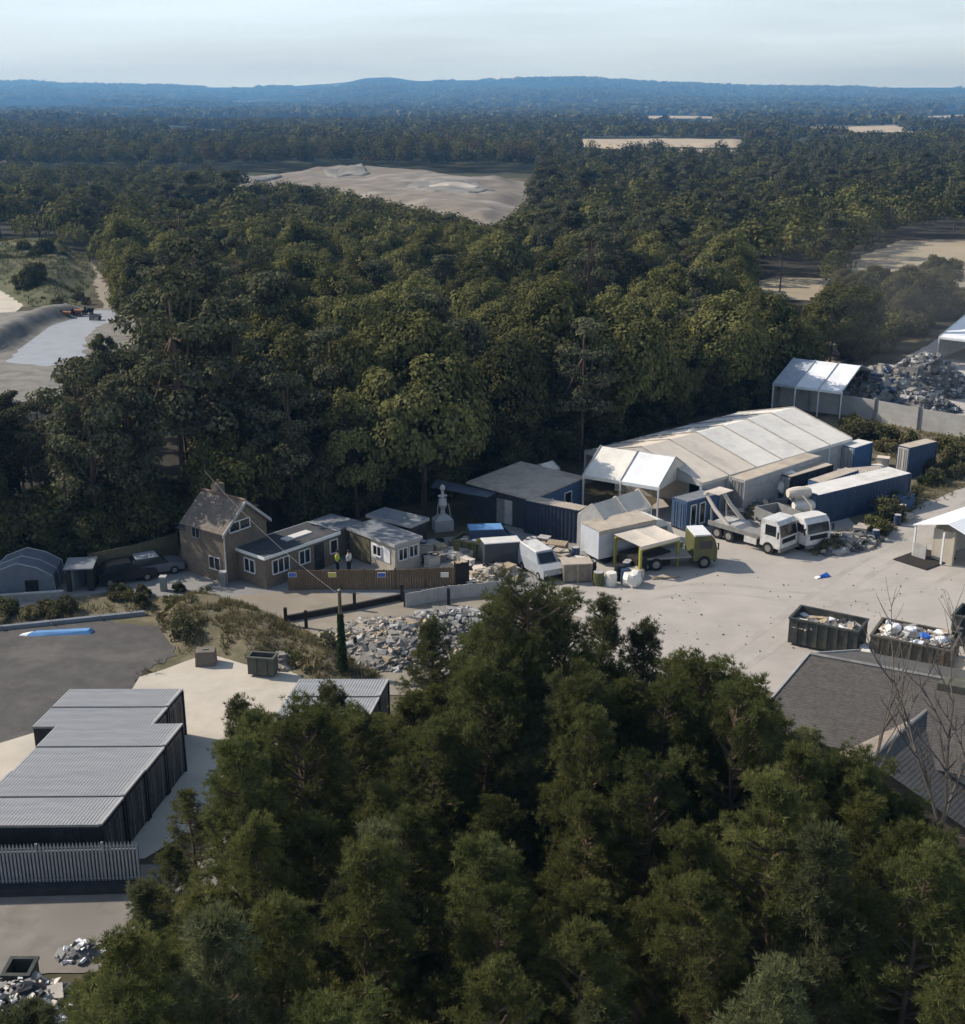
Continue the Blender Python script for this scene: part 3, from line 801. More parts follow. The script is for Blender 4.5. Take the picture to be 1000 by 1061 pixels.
while yy < 50:
    xx = -17.0
    while xx < 24:
        x = xx + rnd.uniform(-.9, .9); y = yy + rnd.uniform(-.9, .9); xx += 2.85
        if not fg_ok(x, y): continue
        h = rnd.triangular(8.5, 15, 13); done = False
        for k in range(24):
            px, py = P(x, y, h)
            dep = math.hypot(y, H - h); rp = F * 1.1 / dep
            lim = max(skyl(px), skyl(px - rp) - 34, skyl(px + rp) - 34)
            if py >= lim + 2: done = True; break
            h -= .5
            if h < 5.5: break
        if not done or px < -20 or px > 1050 or (px < 62 and py < 1045): continue
        bx, by = P(x, y, 0)
        if py > 1085: continue
        p = rnd.choice([FG[0], FG[1], FG[2], FG[4], FG[5], FG[0], FG[3]]); k = h / p[2]
        lab = FGL[0] if px > 660 else FGL[1] if px > 340 else FGL[2]
        plant('pine_tree', p, lab, 'pine tree', 'foreground ' + lab, x, y, k, sq=min(1.25, max(1, .95 / k)) if k < .9 else rnd.uniform(.95, 1.1))
        nfg += 1
    yy += 2.95
print('FG', nfg)
for px, py, p, h, lab in [(548, 598, FGD, 15.6, 'tallest dark bushy pine rising above the foreground grove'),
                          (628, 618, FGT, 11.5, 'slender open pine standing against the pale yard'),
                          (668, 642, FGT, 10.5, 'short open pine at the yard edge beside the slender pine'),
                          (702, 680, FG[2], 12.0, 'bushy pine in front of the pale yard edge'),
                          (446, 640, FGT, 10.5, 'slender pine in front of the rubble bay'),
                          (478, 672, FGT, 10.0, 'short dark pine between the rubble bay and the tallest pine'),
                          (342, 706, FGT, 9.0, 'feathery thin pine top in front of the flat grey cabin roofs'),
                          (250, 722, FGT, 10.5, 'pointed thin pine top above the pale apron'),
                          (600, 700, FG[1], 13.2, 'bushy pine in front of the tallest dark pine'),
                          (522, 628, FG[3], 14.2, 'rounded bushy pine leaning against the tallest pine on its rubble side'), (583, 632, FG[3], 14.0, 'rounded bushy pine leaning against the tallest pine on its yard side'), (545, 660, FG[1], 14, 'bushy pine directly below the tallest crown'),
                          (640, 693, FG[0], 12.5, 'bushy pine at the grove top below the slender pine'), (722, 688, FG[3], 12.5, 'rounded pine at the grove top before the open yard'), (757, 690, FG[2], 12.2, 'pine at the grove top nearest the green skip'), (690, 712, FG[3], 12.8, 'rounded pine just behind the grove top'), (612, 705, FG[3], 13, 'rounded pine between the tallest crown and grove top'), (785, 724, FG[0], 12, 'last tall pine before the slate roof verge'),
                          (505, 690, FG[3], 13, 'broad bushy pine left of the tallest dark pine'),
                          (878, 782, FG[3], 11.5, 'bushy pine against the gable of the slate roofed house'),
                          (908, 802, FG[3], 10.5, 'bushy pine below the tan slope of the slate roof'),
                          (940, 832, FG[3], 10, 'bushy pine below the front edge of the slate wing'),
                          (972, 868, FG[3], 9.5, 'bushy pine at the foot of the large leafless tree'),
                          (1000, 900, FG[0], 9.5, 'pine cut by the frame edge below the slate wing'), (858, 778, FG[0], 11.5, 'pine touching the lower edge of the big slate slope')]:
    g = G(px, py, h); plant('pine_tree', p, lab, 'pine tree', None, g.x, g.y, h / p[2])

# bare trees by the slate roof
def bare_tree(name, label, base, top, h, spread):
    t = thing(name, label, 'dead tree', (base.x, base.y, 0), 0)
    d = Vector((top.x - base.x, top.y - base.y, h))
    mb = MB()
    def grow(p, dirv, L, r, lev):
        pts = [p]; n = 4
        for i in range(n):
            dirv = (dirv + Vector((rnd.gauss(0, .10), rnd.gauss(0, .10), .05))).normalized(); pts.append(pts[-1] + dirv * L / n)
        mb.path(pts, [r * (1 - .14 * i) for i in range(n + 1)], 5)
        if lev == 0: return
        for i in range(1, n + 1):
            for q in range(2 if lev > 1 else 3):
                a = rnd.uniform(0, 6.28); side = Vector((math.cos(a), math.sin(a), rnd.uniform(.2, .9)))
                grow(pts[i], (dirv * .7 + side * spread).normalized(), L * rnd.uniform(.3, .5), r * .42, lev - 1)
    seg = d * .45
    mb.path([Vector((0, 0, -.2)), seg * .5, seg], [.17, .14, .12], 7)
    tr = mb.build('trunk', DEADW, t)
    mb = MB()
    for k in range(3 if spread > .3 else 1):
        a = k * 2.1 + .4; grow(seg, (d.normalized() + Vector((math.cos(a), math.sin(a), .1)) * (.42 if spread > .3 else .06)).normalized(), d.length * .55, .075, 2 if spread > .3 else 1)
    mb.build('branch', DEADW, t)
    return t
b = G(985, 702, 11.5)
bare_tree('bare_tree', 'large leafless grey tree with spreading boughs in front of the slate roof', Vector((b.x + .7, b.y - .2, 0)), Vector((b.x - .1, b.y + .1, 0)), 11.0, .5)
b = G(897, 706, 10.5)
bare_tree('bare_tree', 'thin leaning leafless tree in front of the tan roof slope', Vector((b.x + .7, b.y - .2, 0)), Vector((b.x + .1, b.y, 0)), 10.0, .22)

# ------------------------------------------------------------------ helpers for built things
def fr3(A, B, C, z):
    """frame from three roof corners seen at height z: x runs A>B, y runs towards C"""
    a = G(*A, z); b = G(*B, z); c = G(*C, z)
    yaw = ang(a, b); L = math.hypot(b.x - a.x, b.y - a.y)
    wy = -(c.x - a.x) * math.sin(yaw) + (c.y - a.y) * math.cos(yaw)
    return Vector((a.x, a.y, 0)), yaw, L, wy
def corr(L0, L1, pitch, amp):
    """trapezoid wave between L0 and L1"""
    out = []; x = L0; up = 0
    while x < L1 - pitch * .5:
        out += [(x, 0), (x + pitch * .3, 0), (x + pitch * .5, amp), (x + pitch * .8, amp)]; x += pitch
    out.append((L1, 0)); return out
def wavy_sheet(mb, x0, x1, y0, y1, z0, z1, pitch, amp, t=.03):
    """corrugated roofing, ribs along y"""
    w = corr(x0, x1, pitch, amp); n = len(w)
    vs = []
    for y, z in ((y0, z0), (y1, z1)):
        for x, d in w: vs.append((x, y, z + d))
        for x, d in w: vs.append((x, y, z + d - t))
    fs = []
    for i in range(n - 1):
        fs += [(i, i + 1, 2 * n + i + 1, 2 * n + i), (n + i + 1, n + i, 3 * n + i, 3 * n + i + 1), (i + 1, i, n + i, n + i + 1), (2 * n + i, 2 * n + i + 1, 3 * n + i + 1, 3 * n + i)]
    mb.add(vs, fs)

def container(label, A, B, C, z, body, roof, name='shipping_container', cat='container', group=None, door='x0', doorm=None, fitz=None):
    loc, yaw, L, W = fr3(A, B, C, z)
    h = z
    t = thing(name, label, cat, loc, yaw, group)
    y0, y1 = (0, W) if W > 0 else (W, 0)
    e = .05
    pl = []
    for x, d in corr(.12, L - .12, .34, .045): pl.append((x, y0 + e - d + .02))
    yr = corr(y0 + .12, y1 - .12, .34, .0)
    pl += [(L - e, y0 + .1), (L - e, y1 - .1)]
    for x, d in reversed(corr(.12, L - .12, .34, .045)): pl.append((x, y1 - e + d - .02))
    pl += [(e, y1 - .1), (e, y0 + .1)]
    mb = MB(); mb.prism(pl, .12, h - .06)
    for cx in (0, L - .12):
        for cy in (y0, y1 - .12): mb.box(cx, cx + .12, cy, cy + .12, 0, h - .02)
    for cy in (y0 - .004, y1 - .096): mb.box(.12, L - .12, cy, cy + .1, h - .13, h - .03); mb.box(.12, L - .12, cy, cy + .1, .02, .14)
    mb.build('body', body, t)
    mb = MB(); wavy_sheet(mb, .05, L - .05, y0 + .04, y1 - .04, h - .03, h - .03, .3, .02); mb.build('roof', roof, t)
    dm = doorm or body
    xd = -.03 if door == 'x0' else L - .04
    ym = (y0 + y1) / 2
    for (a, b) in ((y0 + .13, ym - .01), (ym + .01, y1 - .13)):
        mb = MB(); mb.box(xd, xd + .07, a, b, .16, h - .16); d = mb.build('door', dm, t)
        mb = MB(); s = -1 if door == 'x0' else 1; xx = xd if s < 0 else xd + .07
        for q in (.3, .7): mb.tube((xx + s * .04, a + (b - a) * q, .2), (xx + s * .04, a + (b - a) * q, h - .2), .025, n=6)
        mb.build('lock_rod', GREYV, d)
    return t, L, y0, y1

def window(parent, c, w, h, axis, out, nf=2, fm=None):
    """window on a wall: axis 'x' runs along x, out = outward unit along the other axis"""
    x, y, z = c; fw = .055; d0, d1 = .02, .09
    f = MB(); p = MB()
    def bx(mb, u0, u1, v0, v1, a, b):
        lo, hi = (a, b) if out > 0 else (-b, -a)
        if axis == 'x': mb.box(x + u0, x + u1, y + lo, y + hi, z + v0, z + v1)
        else: mb.box(x + lo, x + hi, y + u0, y + u1, z + v0, z + v1)
    bx(f, -w / 2, w / 2, -fw, 0, d0 - .02, d1 + .05); bx(f, -w / 2, w / 2, h, h + fw, d0 - .02, d1)
    for i in range(nf + 1):
        u = -w / 2 + i * w / nf; bx(f, u - fw / 2, u + fw / 2, 0, h, d0 - .02, d1)
    o = f.build('window', fm or WHITEP, parent)
    for i in range(nf):
        u = -w / 2 + i * w / nf; bx(p, u + fw / 2, u + w / nf - fw / 2, 0, h, d0 - .01, d0 + .02)
    p.build('pane', GLASS, o)
    return o

def tarp(mb, p00, p10, p11, p01, nx, ny, sag=.06, bays=1):
    """draped sheet between four corners"""
    vs = []; a, b, c, d = [Vector(q) for q in (p00, p10, p11, p01)]
    for j in range(ny + 1):
        for i in range(nx + 1):
            u, v = i / nx, j / ny
            q = a.lerp(b, u).lerp(d.lerp(c, u), v)
            q.z -= sag * abs(math.sin(math.pi * u * bays)) * math.sin(math.pi * v * .95 + .05) - .025 * noise.noise((q.x * .9, q.y * .9, 3))
            vs.append(q)
    fs = [(j * (nx + 1) + i, j * (nx + 1) + i + 1, (j + 1) * (nx + 1) + i + 1, (j + 1) * (nx + 1) + i) for j in range(ny) for i in range(nx)]
    mb.add(vs, fs)

def gable_tent(name, label, R0, R1, zr, E, ze, roofm, seamm, bays, wallm=None, walls='', group=None, cat='marquee', panels=None):
    """walls: letters of closed sides: n(ear eave) f(ar eave) a(start gable) b(end gable); A/B gable triangle only"""
    a = G(*R0, zr); b = G(*R1, zr); e = G(*E, ze)
    yaw = ang(a, b); L = math.hypot(b.x - a.x, b.y - a.y)
    w = -(e.x - a.x) * math.sin(yaw) + (e.y - a.y) * math.cos(yaw)
    s = 1 if w > 0 else -1; W = abs(w)
    t = thing(name, label, cat, (a.x, a.y, 0), yaw, group)
    for i in range(bays):
        x0, x1 = L * i / bays, L * (i + 1) / bays
        mb = MB()
        tarp(mb, (x0, 0, zr), (x1, 0, zr), (x1, s * W, ze), (x0, s * W, ze), 6, 8, .10)
        tarp(mb, (x0, 0, zr), (x1, 0, zr), (x1, -s * W, ze), (x0, -s * W, ze), 6, 8, .10)
        for q in (1, -1): mb.box(x0, x1, q * s * W - .02, q * s * W + .02, ze - .28, ze)
        mm = roofm if not panels else panels[i % len(panels)]
        mb.build('roof_panel', mm, t, smooth=False)
    mb = MB()
    for i in range(bays + 1):
        x = min(L - .06, max(.06, L * i / bays))
        for q in (1, -1): mb.path([(x, 0, zr + .05), (x, q * W, ze + .05)], [.055, .055], 5)
    mb.build('seam', seamm, t)
    for i in range(bays + 1):
        x = min(L - .1, max(.1, L * i / bays))
        for q in (1, -1):
            mb = MB(); mb.box(x - .06, x + .06, q * W - .06, q * W + .06, 0, ze - .05); mb.build('post', WHITEP, t)
    wm = wallm or roofm
    def wall(pts):
        mb = MB(); mb.add(pts, [(0, 1, 2, 3)] if len(pts) == 4 else [tuple(range(len(pts)))]); o = mb.build('wall', wm, t)
        md = o.modifiers.new('thick', 'SOLIDIFY'); md.thickness = .04
    if 'n' in walls: wall([(0, s * (W - .05), 0), (L, s * (W - .05), 0), (L, s * (W - .05), ze - .1), (0, s * (W - .05), ze - .1)])
    if 'f' in walls: wall([(0, -s * (W - .05), 0), (L, -s * (W - .05), 0), (L, -s * (W - .05), ze - .1), (0, -s * (W - .05), ze - .1)])
    for ch, x in (('a', .04), ('b', L - .04)):
        if ch in walls: wall([(x, -W, 0), (x, W, 0), (x, W, ze), (x, 0, zr - .03), (x, -W, ze)])
        if ch.upper() in walls: wall([(x, -W, ze - .25), (x, W, ze - .25), (x, W, ze - .02), (x, 0, zr - .03), (x, -W, ze - .02)])
    return t, L, W, s

# ------------------------------------------------------------------ marquees
gable_tent('large_marquee', 'long dusty white marquee with seamed roof panels beside the parked trailers', (664, 463), (823, 422), 4.7, (873, 457), 3.0, W_TARP2,
           mat('grey seam webbing', (.33, .31, .29), .8), 6, LGREY, 'nAbf', panels=[W_TARP2, W_TARP2, W_TARP, W_TARP, W_TARP, W_TARP])
gable_tent('open_marquee', 'bright white open sided marquee joined to the end of the long marquee', (622, 462), (701, 474), 4.7, (683, 505), 3.0, W_TARP3,
           mat('pale seam webbing', (.42, .41, .39), .8), 2, W_TARP2, 'fB', panels=[W_TARP, W_TARP3])
gable_tent('small_marquee', 'small dusty white tent between the navy container and open marquee', (613, 523), (662, 507), 3.6, (687, 521), 2.5, W_TARP2,
           mat('tan seam webbing', (.5, .47, .42), .8), 2, LGREY, 'nab', panels=[W_TARP2])
gable_tent('rear_marquee', 'white marquee with torn roof sheet beside the rubble heap', (822, 371), (893, 379), 4.8, (872, 406), 3.0, W_TARP3,
           mat('blue grey seam', (.38, .40, .43), .8), 3, GREYV, 'fa', panels=[mat('blue grey sheet', (.42, .46, .52), .5, .15, .6, stain=(.3, .32, .35)), W_TARP3, W_TARP3])
gable_tent('distant_marquee', 'bright white marquee farthest back at the dusty end of the yard', (1000, 326), (1075, 334), 4.8, (1042, 357), 3.0, W_TARP3,
           mat('white seam', (.6, .6, .6), .8), 2, LGREY, 'fa', panels=[W_TARP3])
g = G(462, 500, 0)

# ------------------------------------------------------------------ containers and trailers in the yard
container('long blue shipping container with white roof along the yard edge', (848, 513), (945, 490), (834, 503), 2.6, NAVY, PALEROOF, doorm=mat('dull blue doors', (.07, .12, .19), .6, .2, stain=(.15, .15, .15)))
container('blue container with white end doors standing alone below the fence', (943, 464), (972, 457), (925, 462), 2.9, NAVY, DUSTROOF, doorm=mat('cream doors', (.50, .47, .43), .7, .1))
container('short blue container with tan roof behind the long blue one', (851, 500), (890, 487), (836, 497), 2.5, BLUE, DUSTROOF, doorm=BLUE)
container('blue topped cabin at the far end of the long marquee', (886, 464), (905, 458), (868, 461), 2.6, BLUE, PALEROOF, doorm=LGREY)
container('small dark container with tan roof behind the white tanks', (820, 494), (864, 481), (808, 489), 2.5, DARKDOOR, DUSTROOF, doorm=LGREY)
container('long grey sided trailer body parked against the long marquee', (772, 498), (851, 472), (752, 495), 3.0, LGREY, DUSTROOF, name='trailer_body', cat='trailer', doorm=GREYV)
container('navy container with tan roof beside the blue fronted office', (543, 518), (600, 529), (552, 513), 2.7, mat('very dark navy', (.022, .032, .055), .6, .2), DUSTROOF, door='x1', doorm=DARKDOOR)
container('small blue skip box at the far corner of the long blue container', (934, 515), (948, 511), (928, 512), 1.3, BLUE, NAVY, name='storage_box', cat='box')
for A, B, C, lab in [((880, 494), (924, 489), (896, 485), 'tan topped low lean to between two blue containers')]:
    loc, yaw, L, W = fr3(A, B, C, 2.2)
    t = thing('lean_to', lab, 'shed', loc, yaw)
    y0, y1 = min(0, W), max(0, W)
    mb = MB(); mb.slab([(0, y0, 2.2), (L, y0, 2.1), (L, y1, 2.3), (0, y1, 2.4)], .08); mb.build('roof', DUSTROOF, t)
    mb = MB(); mb.box(.05, L - .05, y0 + .1, y1 - .1, 0, 2.05); mb.build('wall', DARKWOOD, t)

# foreground black cabins with grey corrugated roofs
def cabin(label, loc, yaw, L, W, z, group=None, shear=0.0):
    t = thing('black_cabin', label, 'cabin', loc, yaw, group)
    y0, y1 = (0, W) if W > 0 else (W, 0)
    mb = MB(); mb.box(.05, L - .05, y0 + .01, y1 - .01, 0, z - .12)
    for x in [.3 + i * .32 for i in range(int((L - .6) / .32))]: mb.box(x, x + .12, y0 - .005, y0 + .04, .15, z - .2)
    mb.build('body', BLACKST, t)
    mb = MB(); wavy_sheet(mb, 0, L - .1, y0 + .012, y1 - .012, z - .03, z + .01, .15, .020); mb.build('roof', GREYSHEET, t)
    mb = MB(); mb.box(L - .1, L + .03, y0, y1, z - .07, z + .03); mb.build('verge', LGREY, t)
    mb = MB(); mb.box(0, L - .1, y0 - .03, y0 + .012, z - .12, z - .005); mb.build('fascia', GREYV, t)
    ym = (y0 + y1) / 2
    for a, b in ((y0 + .14, ym - .02), (ym + .02, y1 - .14)):
        mb = MB(); mb.box(L - .06, L + .005, a, b, .15, z - .25)
        d = mb.build('door', DARKDOOR, t)
        mb = MB(); mb.box(L + .005, L + .02, a + .15, b - .15, 1.0, z - .55); mb.build('panel', mat('mottled grey panel', (.06, .06, .058), .7, .5, 3, stain=(.14, .14, .13), stain_amt=.8, stain_scale=2), d)
        mb = MB(); mb.tube((L + .05, (a + b) / 2, .2), (L + .05, (a + b) / 2, z - .3), .02, n=6); mb.build('lock_rod', GREYV, d)
    for yy_ in (y0 + .01, y1 - .11):
        mb = MB(); mb.box(L - .05, L + .06, yy_, yy_ + .10, 0, z - .1); mb.build('corner_post', BLACKST, t)
    for o in [t] + list(t.children_recursive):
        if o.type == 'MESH':
            for v in o.data.vertices: v.co.x += v.co.y * shear
    return t
def lerp2(a, b, k): return (a[0] + (b[0] - a[0]) * k, a[1] + (b[1] - a[1]) * k)
def cabin_row(labels, F0, F1, K0, K1, z, group):
    a, b, k0, k1 = G(*F0, z), G(*F1, z), G(*K0, z), G(*K1, z)
    yaw = ang(a, b); L = math.hypot(b.x - a.x, b.y - a.y); n = len(labels)
    dx, dy = k1.x - b.x, k1.y - b.y; u = dx * math.cos(yaw) + dy * math.sin(yaw); v = -dx * math.sin(yaw) + dy * math.cos(yaw)
    print('ROW', L, v, u)
    for i in range(n):
        o = a + Vector((math.cos(yaw) * u - math.sin(yaw) * v, math.sin(yaw) * u + math.cos(yaw) * v, 0)) * (i / n)
        cabin(labels[i], (o.x, o.y, 0), yaw, L, v / n - .10, z + (.06 if i % 2 else 0), group, u / v)
cabin_row(['black cabin with grey corrugated roof, ' + q for q in ('nearest to the palisade fence', 'second from the palisade fence', 'third from the palisade fence', 'farthest from the fence in the front row')],
          (-45, 855), (105, 854), (65, 751), (190, 750), 2.6, 'front row of black cabins')
cabin_row(['black cabin stepped back behind the front row of four', 'rearmost black cabin beside the dark car park'], (33, 752.5), (157, 752), (80, 716), (190, 714), 2.62, 'rear pair of black cabins')
cabin_row(['grey roofed cabin half hidden by the pines, nearer one', 'grey roofed cabin half hidden by the pines, at the foot of the grass bank'], (285, 741), (383, 741), (312, 705), (403, 704), 2.4, 'cabins half hidden by pines')

# palisade fence below the cabins
a, b = G(-95, 926), G(146, 919)
L = math.hypot(b.x - a.x, b.y - a.y)
t = thing('palisade_fence', 'grey steel palisade fence standing in front of the black cabins', 'fence', (a.x, a.y, 0), ang(a, b))
mb = MB(); x = .1
while x < L: mb.hexa([(x, -.03, .12), (x + .085, -.03, .12), (x + .085, 0, .12), (x, 0, .12), (x, -.03, 2.15), (x + .085, -.03, 2.15), (x + .085, 0, 2.15), (x, 0, 2.15)]); mb.add([(x, -.03, 2.15), (x + .085, -.03, 2.15), (x + .085, 0, 2.15), (x, 0, 2.15), (x + .042, -.015, 2.32)], [(0, 1, 4), (1, 2, 4), (2, 3, 4), (3, 0, 4)]); x += .155
mb.build('pales', PALISADE, t)
for zz in (.45, 1.85):
    mb = MB(); mb.box(0, L, .002, .05, zz, zz + .06); mb.build('rail', PALISADE, t)
x = 0
while x < L + .1: mb = MB(); mb.box(x, x + .1, .052, .15, 0, 2.2); mb.build('post', PALISADE, t); x += 2.75
mb = MB(); mb.box(0, L, .16, .20, .05, 1.95); mb.build('mesh_backing', mat('blue grey backing sheet', (.10, .115, .14), .7, .2), t)
mb = MB(); mb.box(0, L, -.5, -.05, 0, .4); mb.build('kick_board', mat('dark base board', (.03, .032, .036), .8, .3), t)

# ------------------------------------------------------------------ the brick house
zr, ze = 5.6, 3.9
a = G(253.5, 519, zr); bk = G(219, 510, zr)
e1 = G(230, 544, ze)
yaw = ang(bk, a)              # x runs from the back to the gable end
L = math.hypot(a.x - bk.x, a.y - bk.y)
w = abs(-(e1.x - bk.x) * math.sin(yaw) + (e1.y - bk.y) * math.cos(yaw))
W = max(2.0, min(w, 3.2)); L = max(4.2, min(L, 5.2))
print('HOUSE', L, W, math.degrees(yaw))
ox, oy = a.x - L * math.cos(yaw), a.y - L * math.sin(yaw)
t = thing('brick_house', 'two storey brown brick house with white verges and tiled gable roof', 'house', (ox, oy, 0), yaw)
mb = MB(); mb.yprism  # gable body
mb.xprism([(-W, 0), (W, 0), (W, ze), (0, zr - .06), (-W, ze)], .1, L - .1); mb.build('wall', BRICK, t)
mb = MB()
for q in (1, -1):
    for k in range(14):   # courses of tiles, each a shallow step
        u0, u1 = k / 14, (k + 1) / 14
        Wo = W + .25; zo = ze - .25 * (zr - ze) / W
        y0, y1 = q * Wo * u0, q * Wo * u1; z0, z1 = zr + (zo - zr) * u0, zr + (zo - zr) * u1
        pts = [(-.2, y0, z0 + .02), (L + .1, y0, z0 + .02), (L + .1, y1, z1 + .035), (-.2, y1, z1 + .035)]
        mb.slab(pts if q < 0 else [pts[1], pts[0], pts[3], pts[2]], .07)
rf = mb.build('roof', TILE, t)
mb = MB(); mb.tube((-.2, 0, zr + .06), (L + .1, 0, zr + .06), .11, n=6); mb.build('ridge_tiles', mat('terracotta ridge', (.17, .115, .085), .9, .3, 3), rf)
mb = MB()
for q in (1, -1):
    Wo = W + .3; zo = ze - .3 * (zr - ze) / W
    mb.hexa([(L + .08, 0, zr - .16), (L + .16, 0, zr - .16), (L + .16, q * Wo, zo - .16), (L + .08, q * Wo, zo - .16), (L + .08, 0, zr + .09), (L + .16, 0, zr + .09), (L + .16, q * Wo, zo + .09), (L + .08, q * Wo, zo + .09)])
mb.build('bargeboard', LGREY, t)
window(t, (L - .1, -W * .28, ze - .25), 1.9, .62, 'y', 1, 2)
window(t, (L * .72, -W, .9), 1.1, .85, 'x', -1, 2, fm=LGREY)
window(t, (L * .3, -W, 2.9), .8, .7, 'x', -1, 2, fm=GREYV)
mb = MB(); mb.tube((L - .03, -W - .05, 0), (L - .03, -W - .05, ze - .2), .05, n=6); mb.build('downpipe', LGREY, t)
mb = MB(); mb.box(.6, 1.2, W * .1, W * .45, zr - .9, zr + .55); ch = mb.build('chimney', BRICK, t)
mb = MB(); mb.tube((.9, W * .28, zr + .55), (.9, W * .28, zr + .85), .1, n=8); mb.build('chimney_pot', mat('clay pot', (.3, .17, .1), .9), ch)
# porch side block at the far left of the house
mb = MB(); mb.box(-.8, .05, -W + .2, W - .6, 0, 3.2); mb.build('side_wing', BRICK, t)
mb = MB(); mb.slab([(-.9, -W + .05, 3.2), (.05, -W + .05, 3.2), (.05, W - .5, 3.6), (-.9, W - .5, 3.6)], .12); mb.build('wing_roof', DKFELT, t)

# single storey extension
def flat_block(name, label, cat, A, B, C, h, wallm, roofm, fascia, over=.12):
    loc, yaw, L, W = fr3(A, B, C, h)
    t = thing(name, label, cat, loc, yaw); y0, y1 = (0, W) if W > 0 else (W, 0)
    mb = MB(); mb.box(0, L, y0, y1, 0, h - .2); mb.build('wall', wallm, t)
    mb = MB(); mb.box(-over, L + over, y0 - over, y1 + over, h - .198, h); rf = mb.build('roof', roofm, t)
    if fascia:
        mb = MB(); o = over + .03
        mb.box(-o, L + o, y0 - o, y0 - over - .002, h - .2, h + .03); mb.box(-o, L + o, y1 + over + .002, y1 + o, h - .2, h + .03)
        mb.box(-o, -over - .002, y0 - over, y1 + over, h - .2, h + .03); mb.box(L + over + .002, L + o, y0 - over, y1 + over, h - .2, h + .03)
        mb.build('fascia', fascia, rf)
    return t, L, y0, y1
t, L, y0, y1 = flat_block('house_extension', 'single storey brick extension with flat dark roof and white fascia', 'building', (274, 577), (350, 551), (232, 570), 2.4, BRICK, DKFELT, WHITEP)
print('EXT', L, y0, y1)
window(t, (L * .20, y0, .95), 1.5, .95, 'x', -1, 3); window(t, (L * .52, y0, .95), 1.0, .95, 'x', -1, 2); window(t, (L * .93, y0, .95), .7, .95, 'x', -1, 1)
mb = MB(); mb.box(L * .66, L * .66 + .9, y0 - .03, y0 + .02, 0, 2.0); mb.build('door', DARKDOOR, t)
window(t, (0, (y0 + y1) / 2, .95), 1.1, .9, 'y', -1, 2)
mb = MB(); mb.box(L * .45, L * .8, y0 + 1.2, y0 + 1.9, 2.402, 2.5); mb.build('roof_patch', PALEROOF, t)
# long prefab
t, L, y0, y1 = flat_block('prefab_office', 'long low grey roofed prefab office with white windowed end', 'building', (409, 564), (435, 556), (352, 549), 2.3, BEIGE, FELT, LGREY)
print('PREFAB', L, y0, y1)
window(t, (L * .30, y0, 1.0), .8, .8, 'x', -1, 2); window(t, (L * .72, y0, 1.0), .8, .8, 'x', -1, 2)
mb = MB(); mb.box(-.05, -.01, y0 + .5, y0 + 2.6, .7, 1.8); mb.build('white_panel', WHITEP, t)
window(t, (-.05, y0 + 1.85, 1.0), .9, .7, 'y', -1, 2)
for yy_ in (y0 + 3.0, y0 + 4.4):
    if yy_ < y1 - .6: mb = MB(); mb.box(-.04, -.008, yy_, yy_ + .75, .05, 1.95); mb.build('door', BLUEPAN, t)
mb = MB(); mb.box(-.06, -.008, y0 + 2.75, y1 - .1, .05, 2.0); mb.build('timber_cladding', WOODF2, t)
# grey cabin behind
t, L, y0, y1 = flat_block('flat_cabin', 'small cabin with pale grey flat roof behind the prefab office', 'cabin', (425, 544), (442, 537), (375, 536), 2.3, DARKDOOR, FELT, LGREY)
t, L, y0, y1 = flat_block('roof_annex', 'low grey roofed annex joining the brick house to the prefab', 'building', (349, 549), (372, 540), (310, 545), 2.2, BRICK, FELT, None)
# dark office building with tan roof and blue front
loc, yaw, L, W = fr3((550, 514), (603, 492), (483, 501), 2.9)
print('OFFICE', L, W)
t = thing('site_office', 'dark site office with wide dusty tan roof and blue end wall', 'building', loc, yaw)
mb = MB(); mb.box(.1, L - .1, .1, W - .1, 0, 2.65); mb.build('wall', mat('dark cladding', (.035, .04, .05), .7, .25), t)
mb = MB(); mb.slab([(-.15, -.15, 2.75), (L + .15, -.15, 2.75), (L + .15, W + .2, 2.95), (-.15, W + .2, 2.95)], .16); mb.build('roof', DUSTROOF, t)
mb = MB(); mb.box(.2, L - .05, .02, .09, .05, 2.55); mb.build('blue_front', BLUEPAN, t)
for x in (L * .35, L * .72): window(t, (x, .02, .95), 1.0, .95, 'x', -1, 1)
for y_ in (W * .30, W * .42): mb = MB(); mb.box(.05, .12, y_, y_ + .8, .1, 2.1); mb.build('door', LGREY if y_ < W * .35 else GREYV, t)
mb = MB(); mb.slab([(-1.2, W * .55, 2.5), (.08, W * .55, 2.6), (.08, W + 3.5, 2.5), (-1.2, W + 3.0, 2.3)], .08); mb.build('side_canopy', mat('dull blue canopy', (.10, .12, .16), .7, .2), t)
# white plant tower
g = G(459, 549)
t = thing('mixing_tower', 'slim white plant tower with pointed top behind the prefab office', 'tower', (g.x, g.y, 0), .3)
mb = MB(); mb.box(-.75, .75, -.5, .5, 0, .9); mb.hexa([(-.75, -.5, .9), (.75, -.5, .9), (.75, .5, .9), (-.75, .5, .9), (-.3, -.25, 1.3), (.3, -.25, 1.3), (.3, .25, 1.3), (-.3, .25, 1.3)]); mb.build('base', LGREY, t)
mb = MB(); mb.tube((0, 0, 1.3), (0, 0, 1.7), .2, .16, 10); mb.tube((0, 0, 1.7), (0, 0, 2.1), .16, .36, 10); mb.tube((0, 0, 2.1), (0, 0, 2.6), .36, .3, 10); mb.build('hopper', mat('pale steel', (.40, .40, .38), .6, .2, stain=(.3, .24, .18)), t)
mb = MB(); mb.tube((0, 0, 2.6), (0, 0, 3.2), .14, .12, 8); mb.ell((0, 0, 3.45), (.22, .2, .28), 8, 6); mb.box(-.35, .35, -.08, .08, 2.75, 2.9); mb.build('stack', LGREY, t)
for s in (-.7, .7): mb = MB(); mb.path([(s, -.4, 0), (s * .6, -.2, 2.2)], [.05, .05], 5); mb.build('leg', GREYV, t)

